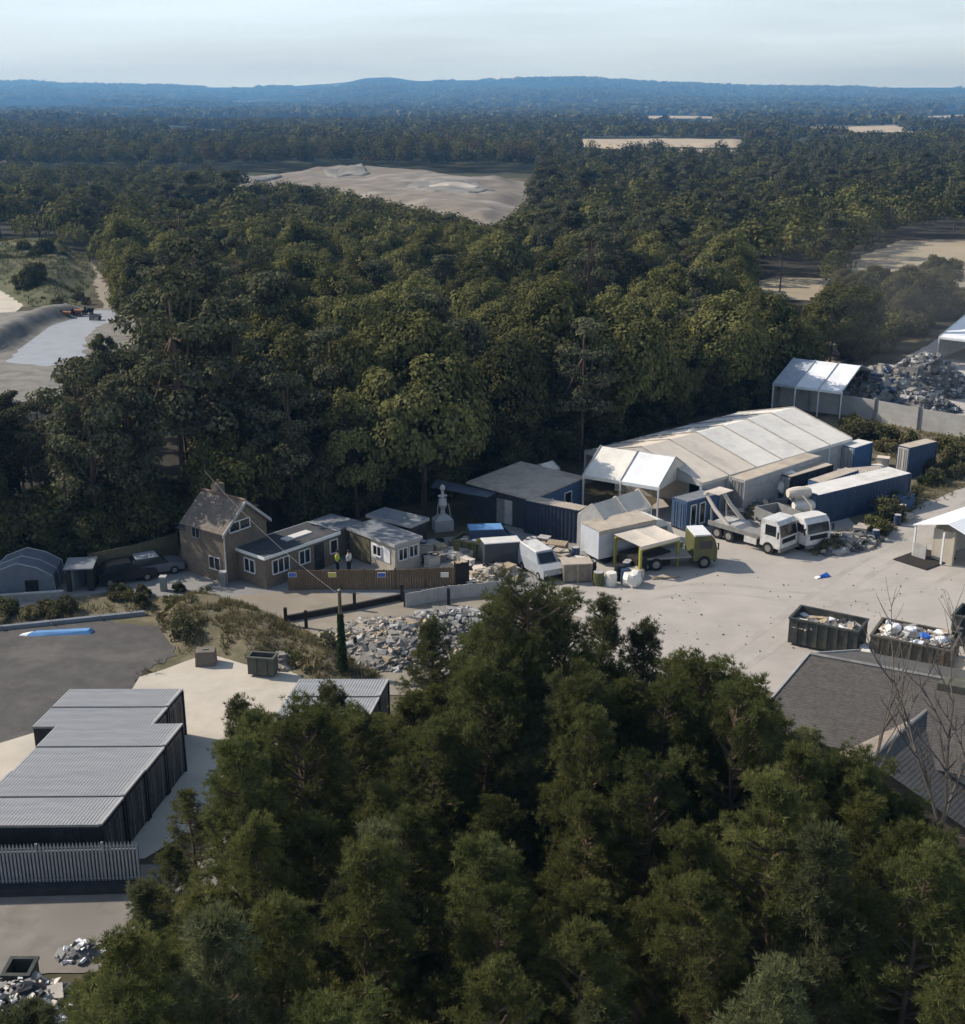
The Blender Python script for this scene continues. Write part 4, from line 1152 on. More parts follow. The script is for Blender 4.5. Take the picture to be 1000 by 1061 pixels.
# white peak canopy behind the office
g = G(532, 500)
pk, _, _, _ = gable_tent('peaked_canopy', 'small white peaked canopy behind the dark site office', (556, 482), (571, 478), 3.6, (585, 487), 2.9, W_TARP, LGREY, 1, None, 'AB', panels=[W_TARP])
pk.location.y += 4.5; pk.location.x += .4; pk.scale.z = .66

# garage hut on the right
zr, ze = 3.3, 2.5
a = G(987, 541, zr); e = G(938, 546, ze); a2 = Vector((a.x + 6 * math.cos(math.radians(38)), a.y + 6 * math.sin(math.radians(38)), 0))
yaw = ang(a, a2); w = abs(-(e.x - a.x) * math.sin(yaw) + (e.y - a.y) * math.cos(yaw)); print('HUT', w)
W = min(max(w, 2.2), 4); L = 6.5
t = thing('garage_hut', 'beige walled hut with white gable roof at the yard edge', 'hut', (a.x, a.y, 0), yaw)
mb = MB()
for q in (1, -1):
    p = [(-.5, 0, zr), (L, 0, zr), (L, q * W, ze), (-.5, q * W, ze)]
    mb.slab(p if q < 0 else p[::-1], .08)
mb.build('roof', W_TARP3, t)
mb = MB(); mb.box(.15, .3, -.1, W * .52, 0, ze - .05); mb.box(.3, L - .2, W * .46, W * .52, 0, ze + .1); mb.build('wall', BEIGE, t)
mb = MB(); mb.box(.1, .35, -.28, -.1, 0, ze + .1); mb.build('door_post', BEIGE, t)
mb = MB(); mb.box(2.2, 2.35, -W * .8, -.1, 0, ze - .2); mb.build('inner_wall', BEIGE, t)
mb = MB()
mb.hexa([(.05, .0, zr - .45), (.12, 0, zr - .45), (.12, -W, ze - .3), (.05, -W, ze - .3), (.05, 0, zr - .1), (.12, 0, zr - .1), (.12, -W, ze - .1), (.05, -W, ze - .1)])
mb.build('gable_board', mat('blue gable board', (.12, .15, .26), .7), t)
for x, y in ((-.35, W - .15), (L - .3, W - .15), (-.4, W * .1), (-.4, -W + .15), (L - .3, -W + .15)):
    mb = MB(); mb.box(x - .06, x + .06, y - .06, y + .06, 0, ze - .0); mb.build('post', WHITEP, t)
mb = MB(); mb.box(-.5, -.42, W * .55, W - .2, 0, 1.15); mb.build('front_screen', LGREY, t)
mb = MB(); mb.box(-2.2, 1.6, W * .1, W + .25, 0.03, .11); mb.build('base_slab', DARKWOOD, t)

# slate roofed house bottom right
zr, ze = 6.0, 4.2
HK = .27
r0 = G(840, 678, zr); r1 = G(1000, 708, zr); yaw = ang(r0, r1); L = 15.0; W = 5.6
t = thing('slate_house', 'large house with dark slate roof and tan side slope behind the pines', 'house', (r0.x, r0.y, 0), yaw)
mb = MB(); mb.xprism([(-W + .3, 0), (W - .3, 0), (W - .3, ze), (0, zr - .15), (-W + .3, ze)], .2, L - .2); mb.build('wall', BEIGE, t)
def slate_slope(mb, p00, p10, p11, p01, n):
    a, b, c, d = [Vector(q) for q in (p00, p10, p11, p01)]
    for k in range(n):
        u, v = k / n, (k + 1) / n
        p = [a.lerp(d, u), b.lerp(c, u), b.lerp(c, v) + Vector((0, 0, .010)), a.lerp(d, v) + Vector((0, 0, .010))]
        mb.slab(p, .05)
mb = MB()
slate_slope(mb, (L, 0, zr), (0, 0, zr), (0, -W, ze), (L, -W, ze), 34); slate_slope(mb, (0, 0, zr), (L, 0, zr), (L, W, ze), (0, W, ze), 22)
rf = mb.build('roof', SLATE, t)
mb = MB(); mb.tube((0, 0, zr + .03), (L, 0, zr + .03), .10, n=6); mb.build('ridge_tiles', GREYV, rf)
mb = MB()
for q in (1, -1): mb.hexa([(-.12, 0, zr - .16), (-.02, 0, zr - .16), (-.02, q * W, ze - .16), (-.12, q * W, ze - .16), (-.12, 0, zr + .08), (-.02, 0, zr + .08), (-.02, q * W, ze + .08), (-.12, q * W, ze + .08)])
mb.build('verge', LGREY, t)
# cross wing, ridge towards the camera
c0 = G(957, 729, 5.2); c1 = G(915, 786, 5.2)
def loc_(p): dx, dy = p.x - r0.x, p.y - r0.y; return dx * math.cos(yaw) + dy * math.sin(yaw), -dx * math.sin(yaw) + dy * math.cos(yaw)
l0, l1 = loc_(c0), loc_(c1); print('WING', l0, l1)
xw = (l0[0] - HK * l0[1] + l1[0] - HK * l1[1]) / 2; yn = l1[1] - .4; hz_ = 5.2; hw = 5.2; ez = 2.5; lw = 2.3; elz = 4.0
mb = MB(); slate_slope(mb, (xw, yn, hz_), (xw, -1.0, hz_), (xw + hw, -1.0, ez), (xw + hw, yn, ez), 30) ; mb.build('wing_roof', SLATE, t)
mb = MB(); slate_slope(mb, (xw, -1.0, hz_), (xw, yn, hz_), (xw - lw, yn, elz), (xw - lw, -1.0, elz), 9); mb.build('sunlit_slope', SLATESUN, t)
mb = MB(); mb.box(xw - lw + .2, xw + hw - .3, yn + .2, -2.0, 0, ez - .1); mb.add([(xw - lw + .2, yn + .25, ez - .1), (xw + hw - .3, yn + .25, ez - .1), (xw, yn + .25, hz_ - .1), (xw - lw + .2, yn + .25, elz - .1)], [(0, 1, 2, 3)]); mb.build('wing_wall', BRICK, t)
mb = MB(); mb.tube((xw, yn, hz_ + .04), (xw, -1.2, hz_ + .04), .1, n=6); mb.build('wing_ridge', GREYV, t)
mb = MB(); mb.box(L * .42, L * .95, -.8, .4, zr - .55, zr + .12); mb.build('ridge_cap', mat('mossy timber', (.10, .10, .075), .9, .3), t)

for o in t.children_recursive:
    for v in o.data.vertices: v.co.x += HK * v.co.y
# ------------------------------------------------------------------ fences
def board_fence(name, label, pts, h, m, mp, post=2.4, px=True, cat='fence', t=.05, partn='boards'):
    w = [G(*p) for p in pts]
    T = thing(name, label, cat, (w[0].x, w[0].y, 0), 0)
    for i in range(len(w) - 1):
        a, b = w[i] - w[0], w[i + 1] - w[0]; L = (b - a).length; d = (b - a) / L; n = Vector((-d.y, d.x, 0))
        mb = MB(); k = max(1, int(L / .17))
        for j in range(k):
            p, q = a + d * (L * j / k + .005), a + d * (L * (j + 1) / k - .005); hh = h + rnd.uniform(-.03, .03)
            o = n * (rnd.uniform(0, .02))
            mb.hexa([p + o, q + o, q + n * t + o, p + n * t + o] + [v + Vector((0, 0, hh)) + o for v in (p, q, q + n * t, p + n * t)])
        mb.build(partn, m, T)
        k = max(1, round(L / post))
        for j in range(k + 1):
            c = a + d * (L * j / k) + n * (.12); mb = MB(); mb.box(c.x - .06, c.x + .06, c.y - .06, c.y + .06, 0, h + .1); mb.build('post', mp, T)
    return T
board_fence('board_fence', 'brown close board fence with small signs in front of the prefab', [(300, 612), (345, 611), (410, 611), (472, 608)], 1.45, WOODF, WOODF2)
for px, m, lab in [(304, SIGNB, 'small blue sign at the left end of the brown board fence'), (345, SIGNY, 'small yellow sign on the brown board fence'),
                   (396, SIGNB, 'small blue sign in the middle of the brown board fence'), (461, SIGNW, 'pale sign at the right end of the brown board fence')]:
    g = G(px, 611.5)
    T = thing('fence_sign', lab, 'sign', (g.x, g.y - .10, 1.0), 0)
    mb = MB(); mb.box(-.28, .28, -.02, .02, 0, .34); mb.build('plate', SIGNW, T)
    mb = MB(); mb.box(-.25, .25, -.028, -.021, .03, .31); mb.build('face', m, T)
board_fence('tall_board_fence', 'tall green brown board fence left of the brick house', [(95, 603), (140, 594), (186, 580)], 2.1, WOODF2, DARKWOOD)
board_fence('corner_screen', 'grey metal screen at the end of the tall board fence', [(78, 612), (95, 603)], 1.5, mat('grey blue sheet', (.14, .155, .18), .7, .15), GREYV)
board_fence('dark_gate_screen', 'dark timber screen closing the right end of the board fence', [(472, 608), (486, 606)], 1.7, DARKWOOD, DARKWOOD)
# concrete panel fence at the back of the yard
w = [G(803, 420), G(838, 426), G(870, 430), G(905, 436), G(950, 445), G(1000, 454), G(1060, 464)]
T = thing('panel_fence', 'pale concrete panel fence with dark posts at the back of the yard', 'fence', (w[0].x, w[0].y, 0), 0)
for i in range(len(w) - 1):
    a, b = w[i] - w[0], w[i + 1] - w[0]; d = (b - a).normalized(); n = Vector((-d.y, d.x, 0)); L = (b - a).length
    k = max(1, round(L / 3.6))
    for j in range(k):
        p, q = a + d * (L * j / k), a + d * (L * (j + 1) / k)
        mb = MB()
        for r in range(4):
            z0 = r * .56; mb.hexa([v + Vector((0, 0, z0)) for v in (p, q, q + n * .08, p + n * .08)] + [v + Vector((0, 0, z0 + .55)) for v in (p, q, q + n * .08, p + n * .08)])
        mb.build('panel', mat('pale concrete panel', (.40, .39, .37), .9, .12, 1, stain=(.28, .27, .25)), T)
        mb = MB(); mb.box(p.x - .12, p.x + .12, p.y - .16, p.y + .12, 0, 2.45); mb.build('post', GREYV, T)
# dark sleeper wall and posts round the rubble bay
w = [G(298, 645), G(370, 632), G(418, 622), G(467, 613)]
T = thing('sleeper_wall', 'low dark sleeper wall edging the rubble bay', 'wall', (w[0].x, w[0].y, 0), 0)
for i in range(len(w) - 1):
    a, b = w[i] - w[0], w[i + 1] - w[0]; d = (b - a).normalized(); n = Vector((-d.y, d.x, 0))
    mb = MB(); mb.hexa([a, b, b + n * .2, a + n * .2] + [v + Vector((0, 0, .45)) for v in (a, b, b + n * .2, a + n * .2)]); mb.build('sleeper', DARKWOOD, T)
for (px, py) in [(297, 647), (318, 650), (368, 631), (369, 678), (417, 622), (465, 626)]:
    g = G(px, py); c = Vector((g.x, g.y, 0)) - w[0]
    mb = MB(); mb.box(c.x - .1, c.x + .1, c.y - .32, c.y - .12, 0, 1.25); mb.build('post', DARKWOOD, T)
w = [G(418, 620), G(440, 616), G(500, 611)]
board_fence('pale_hoarding', 'pale grey hoarding along the lane above the rubble bay', [(420, 630), (462, 622), (520, 616)], 1.0, LGREY, DARKWOOD)
# kerb
a, b = G(-60, 660), G(150, 638); L = math.hypot(b.x - a.x, b.y - a.y)
T = thing('kerb_rail', 'long pale grey edging beam along the top of the dark car park', 'edging beam', (a.x, a.y, 0), ang(a, b))
mb = MB(); mb.box(0, L, 0, .3, 0, .28); mb.build('beam', mat('blue grey beam', (.17, .185, .21), .7, .15), T)
for x in np.arange(.5, L, 3.0): mb = MB(); mb.box(x, x + .12, -.08, -.003, 0, .36); mb.build('bracket', GREYV, T)
a, b = G(-50, 628), G(66, 620); L = math.hypot(b.x - a.x, b.y - a.y)
T = thing('low_wall', 'low pale wall in front of the dome hut', 'wall', (a.x, a.y, 0), ang(a, b))
mb = MB(); mb.box(0, L, 0, .25, 0, .45); mb.build('wall', CONC, T); mb = MB(); mb.box(-.03, L + .03, -.04, .29, .452, .53); mb.build('coping', LGREY, T)

# dome hut on the left
g = G(18, 618)
T = thing('dome_hut', 'faceted grey dome hut with dark doorway under the trees', 'hut', (g.x, g.y + 2, 0), .12)
T.scale = (.78, .8, .8)
DOMEM = mat('grey blue dome cloth', (.13, .145, .17), .75, .15)
prof = [(-3.0, 0), (-2.9, 1.3), (-2.0, 2.1), (-.2, 2.75), (1.4, 2.3), (2.7, 1.5), (2.85, 0)]
mb = MB(); mb.yprism(prof, -2.0, 2.2); mb.build('shell', DOMEM, T)
mb = MB(); mb.box(.35, 1.45, -2.06, -1.9, 0, 1.25); mb.build('doorway', GLASS, T)
mb = MB(); mb.box(-3.1, -2.4, -2.05, -1.9, 0, 1.15); mb.build('side_opening', GLASS, T)
for q in (-1.9, 0, 2.1):
    mb = MB()
    for p0, p1 in zip(prof, prof[1:]): mb.tube((p0[0], q, p0[1] + .02), (p1[0], q, p1[1] + .02), .05, n=5)
    mb.build('rib', LGREY, T)
g = G(84, 612)
T = thing('tool_shed', 'small dark open shed beside the dome hut', 'shed', (g.x, g.y + .3, 0), .1)
mb = MB(); mb.box(-.9, -.6, -.5, 1, 0, 1.7); mb.box(.5, .9, -.5, 1, 0, 1.7); mb.box(-.6, .5, .8, 1.0, 0, 1.7); mb.build('wall', DARKWOOD, T)
mb = MB(); mb.slab([(-1, -.7, 1.75), (1, -.7, 1.75), (1, 1.1, 1.95), (-1, 1.1, 1.95)], .08); mb.build('roof', FELT, T)

# telegraph pole with ivy, wire, far poles
g = G(355, 700); 
hp = 2.0
for k in range(90):
    if P(g.x, g.y, hp)[1] < 612: break
    hp += .1
T = thing('telegraph_pole', 'ivy covered wooden telegraph pole above the grey cabin roofs', 'pole', (g.x, g.y, 0), 0)
mb = MB(); mb.tube((0, 0, -.2), (0, 0, hp), .14, .10, 8); mb.build('shaft', WOODF2, T)
n = 1500; zz = rng.uniform(0, hp * .72, n); aa = rng.uniform(0, 6.28, n); rr_ = .12 + .22 * rng.random(n) * (1.1 - zz / (hp * .8))
Pn = np.stack([rr_ * np.cos(aa), rr_ * np.sin(aa), zz], 1); Nn = unit(np.stack([np.cos(aa), np.sin(aa), .4 + 0 * aa], 1) + rng.normal(size=(n, 3)) * .3)
o = bpy.data.objects.new('ivy', raw_mesh('ivy', cards(Pn, Nn, .16 * rng.uniform(.6, 1.4, n)), 4, IVY)); COL.objects.link(o); o.parent = T
mb = MB(); mb.tube((0, 0, hp), (0, 0, hp + .06), .12, .05, 8); mb.build('cap', GREYV, T)
def wire(label, p0, p1, sag):
    mb = MB(); pts = []
    for i in range(25):
        k = i / 24; q = Vector(p0).lerp(Vector(p1), k); q.z -= sag * 4 * k * (1 - k); pts.append(q)
    mb.path(pts, [.009] * 25, 5); tag(mb.build('overhead_wire', GREYV), label, 'wire')
e = G(212, 488, 9.0)
wire('overhead wire from the ivy pole past the house gable to the wood', (g.x, g.y, hp - .3), (e.x, e.y, 9.0), .5)
for px, py, hh, lab in [(645, 357, 7.2, 'distant wooden pole beside the pale clearing'), (808, 303, 7.0, 'distant pole standing at the stubble field')]:
    g2 = G(px, py); T = thing('utility_pole', lab, 'pole', (g2.x, g2.y, 0), .3)
    mb = MB(); mb.tube((0, 0, -.2), (0, 0, hh), .14, .1, 7); mb.build('shaft', DARKWOOD, T)
    for q in (hh - .3, hh - 1.0): mb = MB(); mb.box(-.9, .9, -.06, .06, q - .06, q + .06); mb.build('crossarm', DARKWOOD, T)

# ------------------------------------------------------------------ vehicles
def wheel(parent, x, y, r=.48, w=.28):
    s = 1 if y > 0 else -1
    mb = MB(); mb.tube((x, y - w / 2 * s, r), (x, y + w / 2 * s, r), r, n=16); o = mb.build('wheel', TYRE, parent)
    mb = MB(); mb.tube((x, y + w / 2 * s, r), (x, y + (w / 2 + .03) * s, r), r * .55, n=12); mb.build('rim', GREYV, o)
def truck_cab(t, xf, m, roofm=None, hw=1.12, h=2.65):
    mb = MB(); mb.yprism([(xf - 1.75, .6), (xf, .6), (xf, 1.45), (xf - .22, h - .22), (xf - .45, h), (xf - 1.7, h), (xf - 1.75, h - .1)][::-1], -hw, hw)
    c = mb.build('cab', m, t)
    mb = MB(); mb.hexa([(xf - .01, -hw + .12, 1.5), (xf - .01, hw - .12, 1.5), (xf - .03, hw - .12, 1.5), (xf - .03, -hw + .12, 1.5), (xf - .19, -hw + .15, h - .30), (xf - .19, hw - .15, h - .30), (xf - .22, hw - .15, h - .30), (xf - .22, -hw + .15, h - .30)])
    for v in range(len(mb.v)): mb.v[v] = (mb.v[v][0] + .03, mb.v[v][1], mb.v[v][2])
    mb.build('windscreen', GLASS, c)
    for s in (1, -1):
        mb = MB(); mb.box(xf - 1.35, xf - .40, s * hw - .01, s * hw + .012, 1.5, h - .35); mb.build('side_window', GLASS, c)
        mb = MB(); mb.tube((xf - .1, s * (hw + .02), 1.9), (xf - .02, s * (hw + .26), 1.9), .02, n=5); mb.box(xf - .06, xf, s * (hw + .25) - .07, s * (hw + .25) + .07, 1.5, 2.0); mb.build('mirror', TYRE, c)
        mb = MB(); mb.box(xf - .01, xf + .03, s * (hw - .35) - .14, s * (hw - .35) + .14, .72, .92); mb.build('headlight', SIGNW, c)
    mb = MB(); mb.box(xf - .1, xf + .08, -hw, hw, .38, .62); mb.build('bumper', GREYV, t)
    mb = MB(); mb.box(xf + .002, xf + .02, -hw + .3, hw - .3, 1.0, 1.35); mb.build('grille', TYRE, c)
    if roofm: mb = MB(); mb.box(xf - 1.7, xf - .5, -hw + .05, hw - .05, h + .002, h + .12); mb.build('cab_roof', roofm, c)
def chassis(t, x0, x1):
    mb = MB(); mb.box(x0, x1, -.45, -.3, .55, .8); mb.box(x0, x1, .3, .45, .55, .8)
    for x in np.arange(x0 + .2, x1, 1.1): mb.box(x, x + .12, -.3, .3, .6, .75)
    mb.build('chassis', TYRE, t)

# skip loader with raised arms
a, b = G(746, 553), G(812, 573); yaw = ang(a, b); L = 6.6
t = thing('skip_lorry', 'white cabbed skip lorry with raised rear arms in front of the long marquee', 'lorry', ((a.x + b.x) / 2, (a.y + b.y) / 2, 0), yaw)
truck_cab(t, L / 2, WHITEV); chassis(t, -L / 2, L / 2 - 1.2)
for x in (L / 2 - 1.0, -L / 2 + .9, -L / 2 + 2.0):
    for y in (1.0, -1.0): wheel(t, x, y)
mb = MB(); mb.box(-L / 2, L / 2 - 1.95, -1.15, 1.15, .95, 1.1); mb.box(-L / 2, L / 2 - 1.95, 1.05, 1.15, 1.1, 1.3); mb.box(-L / 2, L / 2 - 1.95, -1.15, -1.05, 1.1, 1.3); mb.build('deck', GREYV, t)
for s in (1, -1):
    mb = MB(); mb.path([(-L / 2 + 1.9, s * .95, 1.15), (-L / 2 + .5, s * .95, 2.2), (-L / 2 - .5, s * .95, 3.3)], [.16, .16, .12], 6); mb.build('lift_arm', W_TARP2, t)
    mb = MB(); mb.path([(-L / 2 + .2, s * .95, 1.1), (-L / 2 + .1, s * .95, 2.3)], [.09, .07], 6); mb.build('ram', GREYV, t)
mb = MB(); mb.box(-L / 2 - .62, -L / 2 - .4, -1.1, 1.1, 3.2, 3.38); mb.box(-L / 2 - .6, -L / 2 + .7, -.9, .9, 3.39, 3.45); mb.build('crossbeam', W_TARP2, t)
mb = MB(); mb.box(.2, 1.3, -1.25, -1.16, .5, .95); mb.box(.2, 1.3, 1.16, 1.25, .5, .95); mb.build('side_locker', WHITEV, t)
mb = MB(); mb.hexa([(-L/2 + .3, -.9, 1.11), (-.6, -.9, 1.11), (-.6, .9, 1.11), (-L/2 + .3, .9, 1.11), (-L/2 + .3, -.9, 1.25), (-.9, -.9, 1.35), (-.9, .9, 1.35), (-L/2 + .3, .9, 1.25)]); mb.build('load_bed', LGREY, t)

# second lorry, facing out
b = G(846, 571); yaw = math.radians(-62)
t = thing('tipper_lorry', 'white cabbed lorry facing the yard beside the long blue container', 'lorry', (b.x - 2.9 * math.cos(yaw), b.y - 2.9 * math.sin(yaw), 0), yaw)
truck_cab(t, 3.0, WHITEV, PALEROOF, hw=1.15, h=2.5); chassis(t, -3, 1.9)
for x in (2.0, -2.0, -1.0):
    for y in (1.0, -1.0): wheel(t, x, y)
mb = MB(); mb.box(-3, 1.0, -1.15, -1.05, .95, 2.0); mb.box(-3, 1.0, 1.05, 1.15, .95, 2.0); mb.box(-3, -2.9, -1.05, 1.05, .95, 2.0); mb.box(.9, 1.0, -1.05, 1.05, .95, 2.2); mb.box(-2.9, .9, -1.05, 1.05, .95, 1.05); mb.build('tipper_body', GREYV, t)
mb = MB(); mb.path([(1.2, .8, .9), (1.2, .8, 2.9), (.4, .5, 3.6)], [.12, .1, .08], 6); mb.build('crane_arm', BEIGE, t)

# green flat lorry
b = G(736, 583); yaw = math.radians(8)
t = thing('green_lorry', 'olive green lorry with white cab roof beside the yellow framed canopy', 'lorry', (b.x - 2.6 * math.cos(yaw), b.y - 2.6 * math.sin(yaw), 0), yaw)
truck_cab(t, 2.7, OLIVE, WHITEP, hw=1.1, h=2.45); chassis(t, -2.7, 1.6)
for x in (1.75, -1.8):
    for y in (1.0, -1.0): wheel(t, x, y)
mb = MB(); mb.box(-2.7, .8, -1.1, 1.1, .85, 1.0); mb.box(-2.7, .8, 1.0, 1.1, 1.0, 1.35); mb.build('flatbed', GREYV, t)

# tarp covered trailer with curved front
A, B, C = (621, 550), (680, 538), (617, 545)
loc, yaw, L, _ = fr3(A, B, C, 2.7); Wd = 2.3
t = thing('covered_trailer', 'dirty white sheeted trailer with curved end in front of the small tent', 'trailer', loc, yaw)
mb = MB(); mb.box(0, L, .02, Wd, .5, 2.6); mb.build('body', mat('blueish white sheet', (.50, .53, .57), .6, .1, 1, stain=(.35, .36, .38)), t)
mb = MB(); tarp(mb, (-.05, -.05, 2.66), (L, -.05, 2.70), (L, Wd + .05, 2.75), (-.05, Wd + .05, 2.68), 10, 4, .05, 3); mb.box(-.05, L, -.05, .0, 2.35, 2.64); mb.build('top_sheet', DUSTROOF, t)
pr = [(L, .5)] + [(L + 1.9 * math.sin(k * math.pi / 16), .5 + 2.15 * math.cos(k * math.pi / 16)) for k in range(9)]
mb = MB(); mb.yprism(pr[::-1], .05, Wd - .05); mb.build('curved_end', W_TARP, t)
mb = MB(); mb.box(L + .25, L + 1.1, .0, .045, 1.0, 2.0); mb.build('end_opening', GREYV, t)
for x in (.8, 1.9, L - .6):
    for y in (.2, Wd - .2): wheel(t, x, y, .42, .25)

# yellow framed canopy
loc, yaw, L, W = fr3((664, 566), (703, 556), (655, 551), 2.3)
t = thing('yellow_canopy', 'yellow green framed canopy with sagging pale sheet beside the green lorry', 'canopy', loc, yaw); W = max(1.8, min(abs(W), 3))
mb = MB(); tarp(mb, (-.1, -.1, 2.3), (L + .1, -.1, 2.3), (L + .1, W + .1, 2.4), (-.1, W + .1, 2.4), 8, 8, .16, 2); mb.box(-.1, L + .1, -.12, -.1, 2.05, 2.28); mb.build('top_sheet', W_TARP2, t)
for x in (0, L):
    for y in (0, W): mb = MB(); mb.box(x - .09, x + .09, y - .09, y + .09, 0, 2.22); mb.build('post', YELLOW, t)
mb = MB()
for y in (0, W): mb.box(.1, L - .1, y - .06, y + .06, 1.95, 2.15)
mb.build('top_rail', YELLOW, t)
mb = MB(); mb.box(.2, L - .2, .5, W - .1, 0, 1.1); mb.build('bench_box', DARKWOOD, t)

# skips
def skip(label, A, B, C, z, m, name='roll_on_skip', cat='skip', wmax=3.0, taper=.0, group=None):
    loc, yaw, L, W = fr3(A, B, C, z)
    s = 1 if W > 0 else -1; W = min(abs(W), wmax)
    t = thing(name, label, cat, loc, yaw, group)
    y0, y1 = (0, W) if s > 0 else (-W, 0); w = .09; tp = taper * L
    mb = MB()
    mb.hexa([(tp, y0, .18), (L - tp, y0, .18), (L - tp, y0 + w, .18), (tp, y0 + w, .18), (0, y0, z), (L, y0, z), (L, y0 + w, z), (0, y0 + w, z)])
    mb.hexa([(tp, y1 - w, .18), (L - tp, y1 - w, .18), (L - tp, y1, .18), (tp, y1, .18), (0, y1 - w, z), (L, y1 - w, z), (L, y1, z), (0, y1, z)])
    mb.hexa([(tp, y0 + w, .18), (tp + w, y0 + w, .18), (tp + w, y1 - w, .18), (tp, y1 - w, .18), (0, y0 + w, z), (w, y0 + w, z), (w, y1 - w, z), (0, y1 - w, z)])
    mb.hexa([(L - tp - w, y0 + w, .18), (L - tp, y0 + w, .18), (L - tp, y1 - w, .18), (L - tp - w, y1 - w, .18), (L - w, y0 + w, z), (L, y0 + w, z), (L, y1 - w, z), (L - w, y1 - w, z)])
    mb.box(tp + w, L - tp - w, y0 + w, y1 - w, .18, .3); 
    for x in np.arange(.45 + tp, L - .2 - tp, .62): mb.box(x, x + .11, y0 - .08, y0 + .002, .25, z - .02); mb.box(x, x + .11, y1 - .002, y1 + .08, .25, z - .02)
    mb.build('body', m, t)
    mb = MB(); mb.box(-.05, L + .05, y0 - .07, y0 + .1, z + .002, z + .1); mb.box(-.05, L + .05, y1 - .1, y1 + .07, z + .002, z + .1); mb.box(-.05, .1, y0 + .1, y1 - .1, z + .002, z + .1); mb.box(L - .1, L + .05, y0 + .1, y1 - .1, z + .002, z + .1); mb.build('rim', m, t)
    for y in (y0 + .35, y1 - .47): mb = MB(); mb.box(.1 + tp, L - .1 - tp, y, y + .12, 0, .178); mb.build('skid', TYRE, t)
    return t, loc, yaw, L, y0, y1
def heap(name, label, cat, c, rx, ry, h, n, smin, smax, mats, z0=0, yaw=0, moundm=None, flat=False, top=None, seed=1):
    """a mound of loose material: a lumpy base and many chunks"""
    mb = MB(); rr = random.Random(seed); N_ = 22; vs = [(0, 0, h)]; R_ = 8
    for r in range(1, R_ + 1):
        for i in range(N_):
            a = 2 * math.pi * i / N_; k = r / R_
            q = 1 + .22 * noise.noise((math.cos(a) * 1.3 + seed, math.sin(a) * 1.3, k))
            if flat: x = rx * k * max(-1, min(1, 1.35 * math.cos(a))); y = ry * k * max(-1, min(1, 1.35 * math.sin(a))); z = h * (.65 + .35 * (1 - k)) 
            else: x = rx * k * q * math.cos(a); y = ry * k * q * math.sin(a); z = h * max(0, (1 - k ** 1.35)) 
            z += h * .25 * noise.noise((x * .9, y * .9, seed)) * (1 if k < .95 else 0)
            vs.append((x, y, max(z, -.02) if k < 1 or flat else -.05))
    fs = [(0, 1 + i, 1 + (i + 1) % N_) for i in range(N_)]
    for r in range(1, R_):
        for i in range(N_): fs.append((1 + (r - 1) * N_ + i, 1 + r * N_ + i, 1 + r * N_ + (i + 1) % N_, 1 + (r - 1) * N_ + (i + 1) % N_))
    mb.use(0).add(vs, fs)
    for i in range(n):
        a = rr.uniform(0, 6.28); k = rr.random() ** .55
        if flat: x = rx * rr.uniform(-.95, .95); y = ry * rr.uniform(-.95, .95); z = h * .85
        else: x = rx * k * math.cos(a); y = ry * k * math.sin(a); z = h * max(0, 1 - k ** 1.35)
        s = rr.uniform(smin, smax) * (1 if rr.random() < .8 else 1.6)
        mb.use(rr.randrange(1, len(mats) + 1)).rock((x, y, z + s * .1), (s * rr.uniform(.6, 1.3), s * rr.uniform(.4, 1), s * rr.uniform(.2, .7)), rr)
    o = mb.build(name, [moundm or mats[0]] + list(mats)); o.location = (c[0], c[1], z0); o.rotation_euler.z = yaw
    return tag(o, label, cat, None, 'stuff')
def lump_bag(name, label, m, c, r, group=None, cat='bag'):
    mb = MB(); rr = random.Random(len(label) * 7 + int(c[0] * 10)); mb.ell((0, 0, 0), (1, 1, 1), 12, 9, .10, rr)
    mb.v = [(r * math.copysign(abs(x) ** .62, x) * (1 + .10 * math.sin(5 * y + z * 3)), r * .85 * math.copysign(abs(y) ** .62, y) * (1 + .1 * math.sin(4 * x + 2)), r * .72 * (math.copysign(abs(z) ** .7, z) + .15 * math.sin(6 * x) * math.cos(5 * y)) + r * .62) for x, y, z in mb.v]
    T = mb.build(name, m); T.location = c; T.rotation_euler.z = rr.uniform(0, 3)
    return tag(T, label, cat, group)
SK = [('dark green grey ribbed skip at the near edge of the yard', (818, 641), (889, 656), (838, 630), 1.75, SKIPG, 7, 1),
      ('brown rusted skip heaped with pale waste above the slate roof', (902, 659), (986, 676), (932, 640), 1.6, SKIPB, 9, 2),
      ('dark skip cut by the frame edge beyond the heaped brown skip', (987, 638), (1050, 652), (1004, 628), 1.9, SKIPG, 5, 3)]
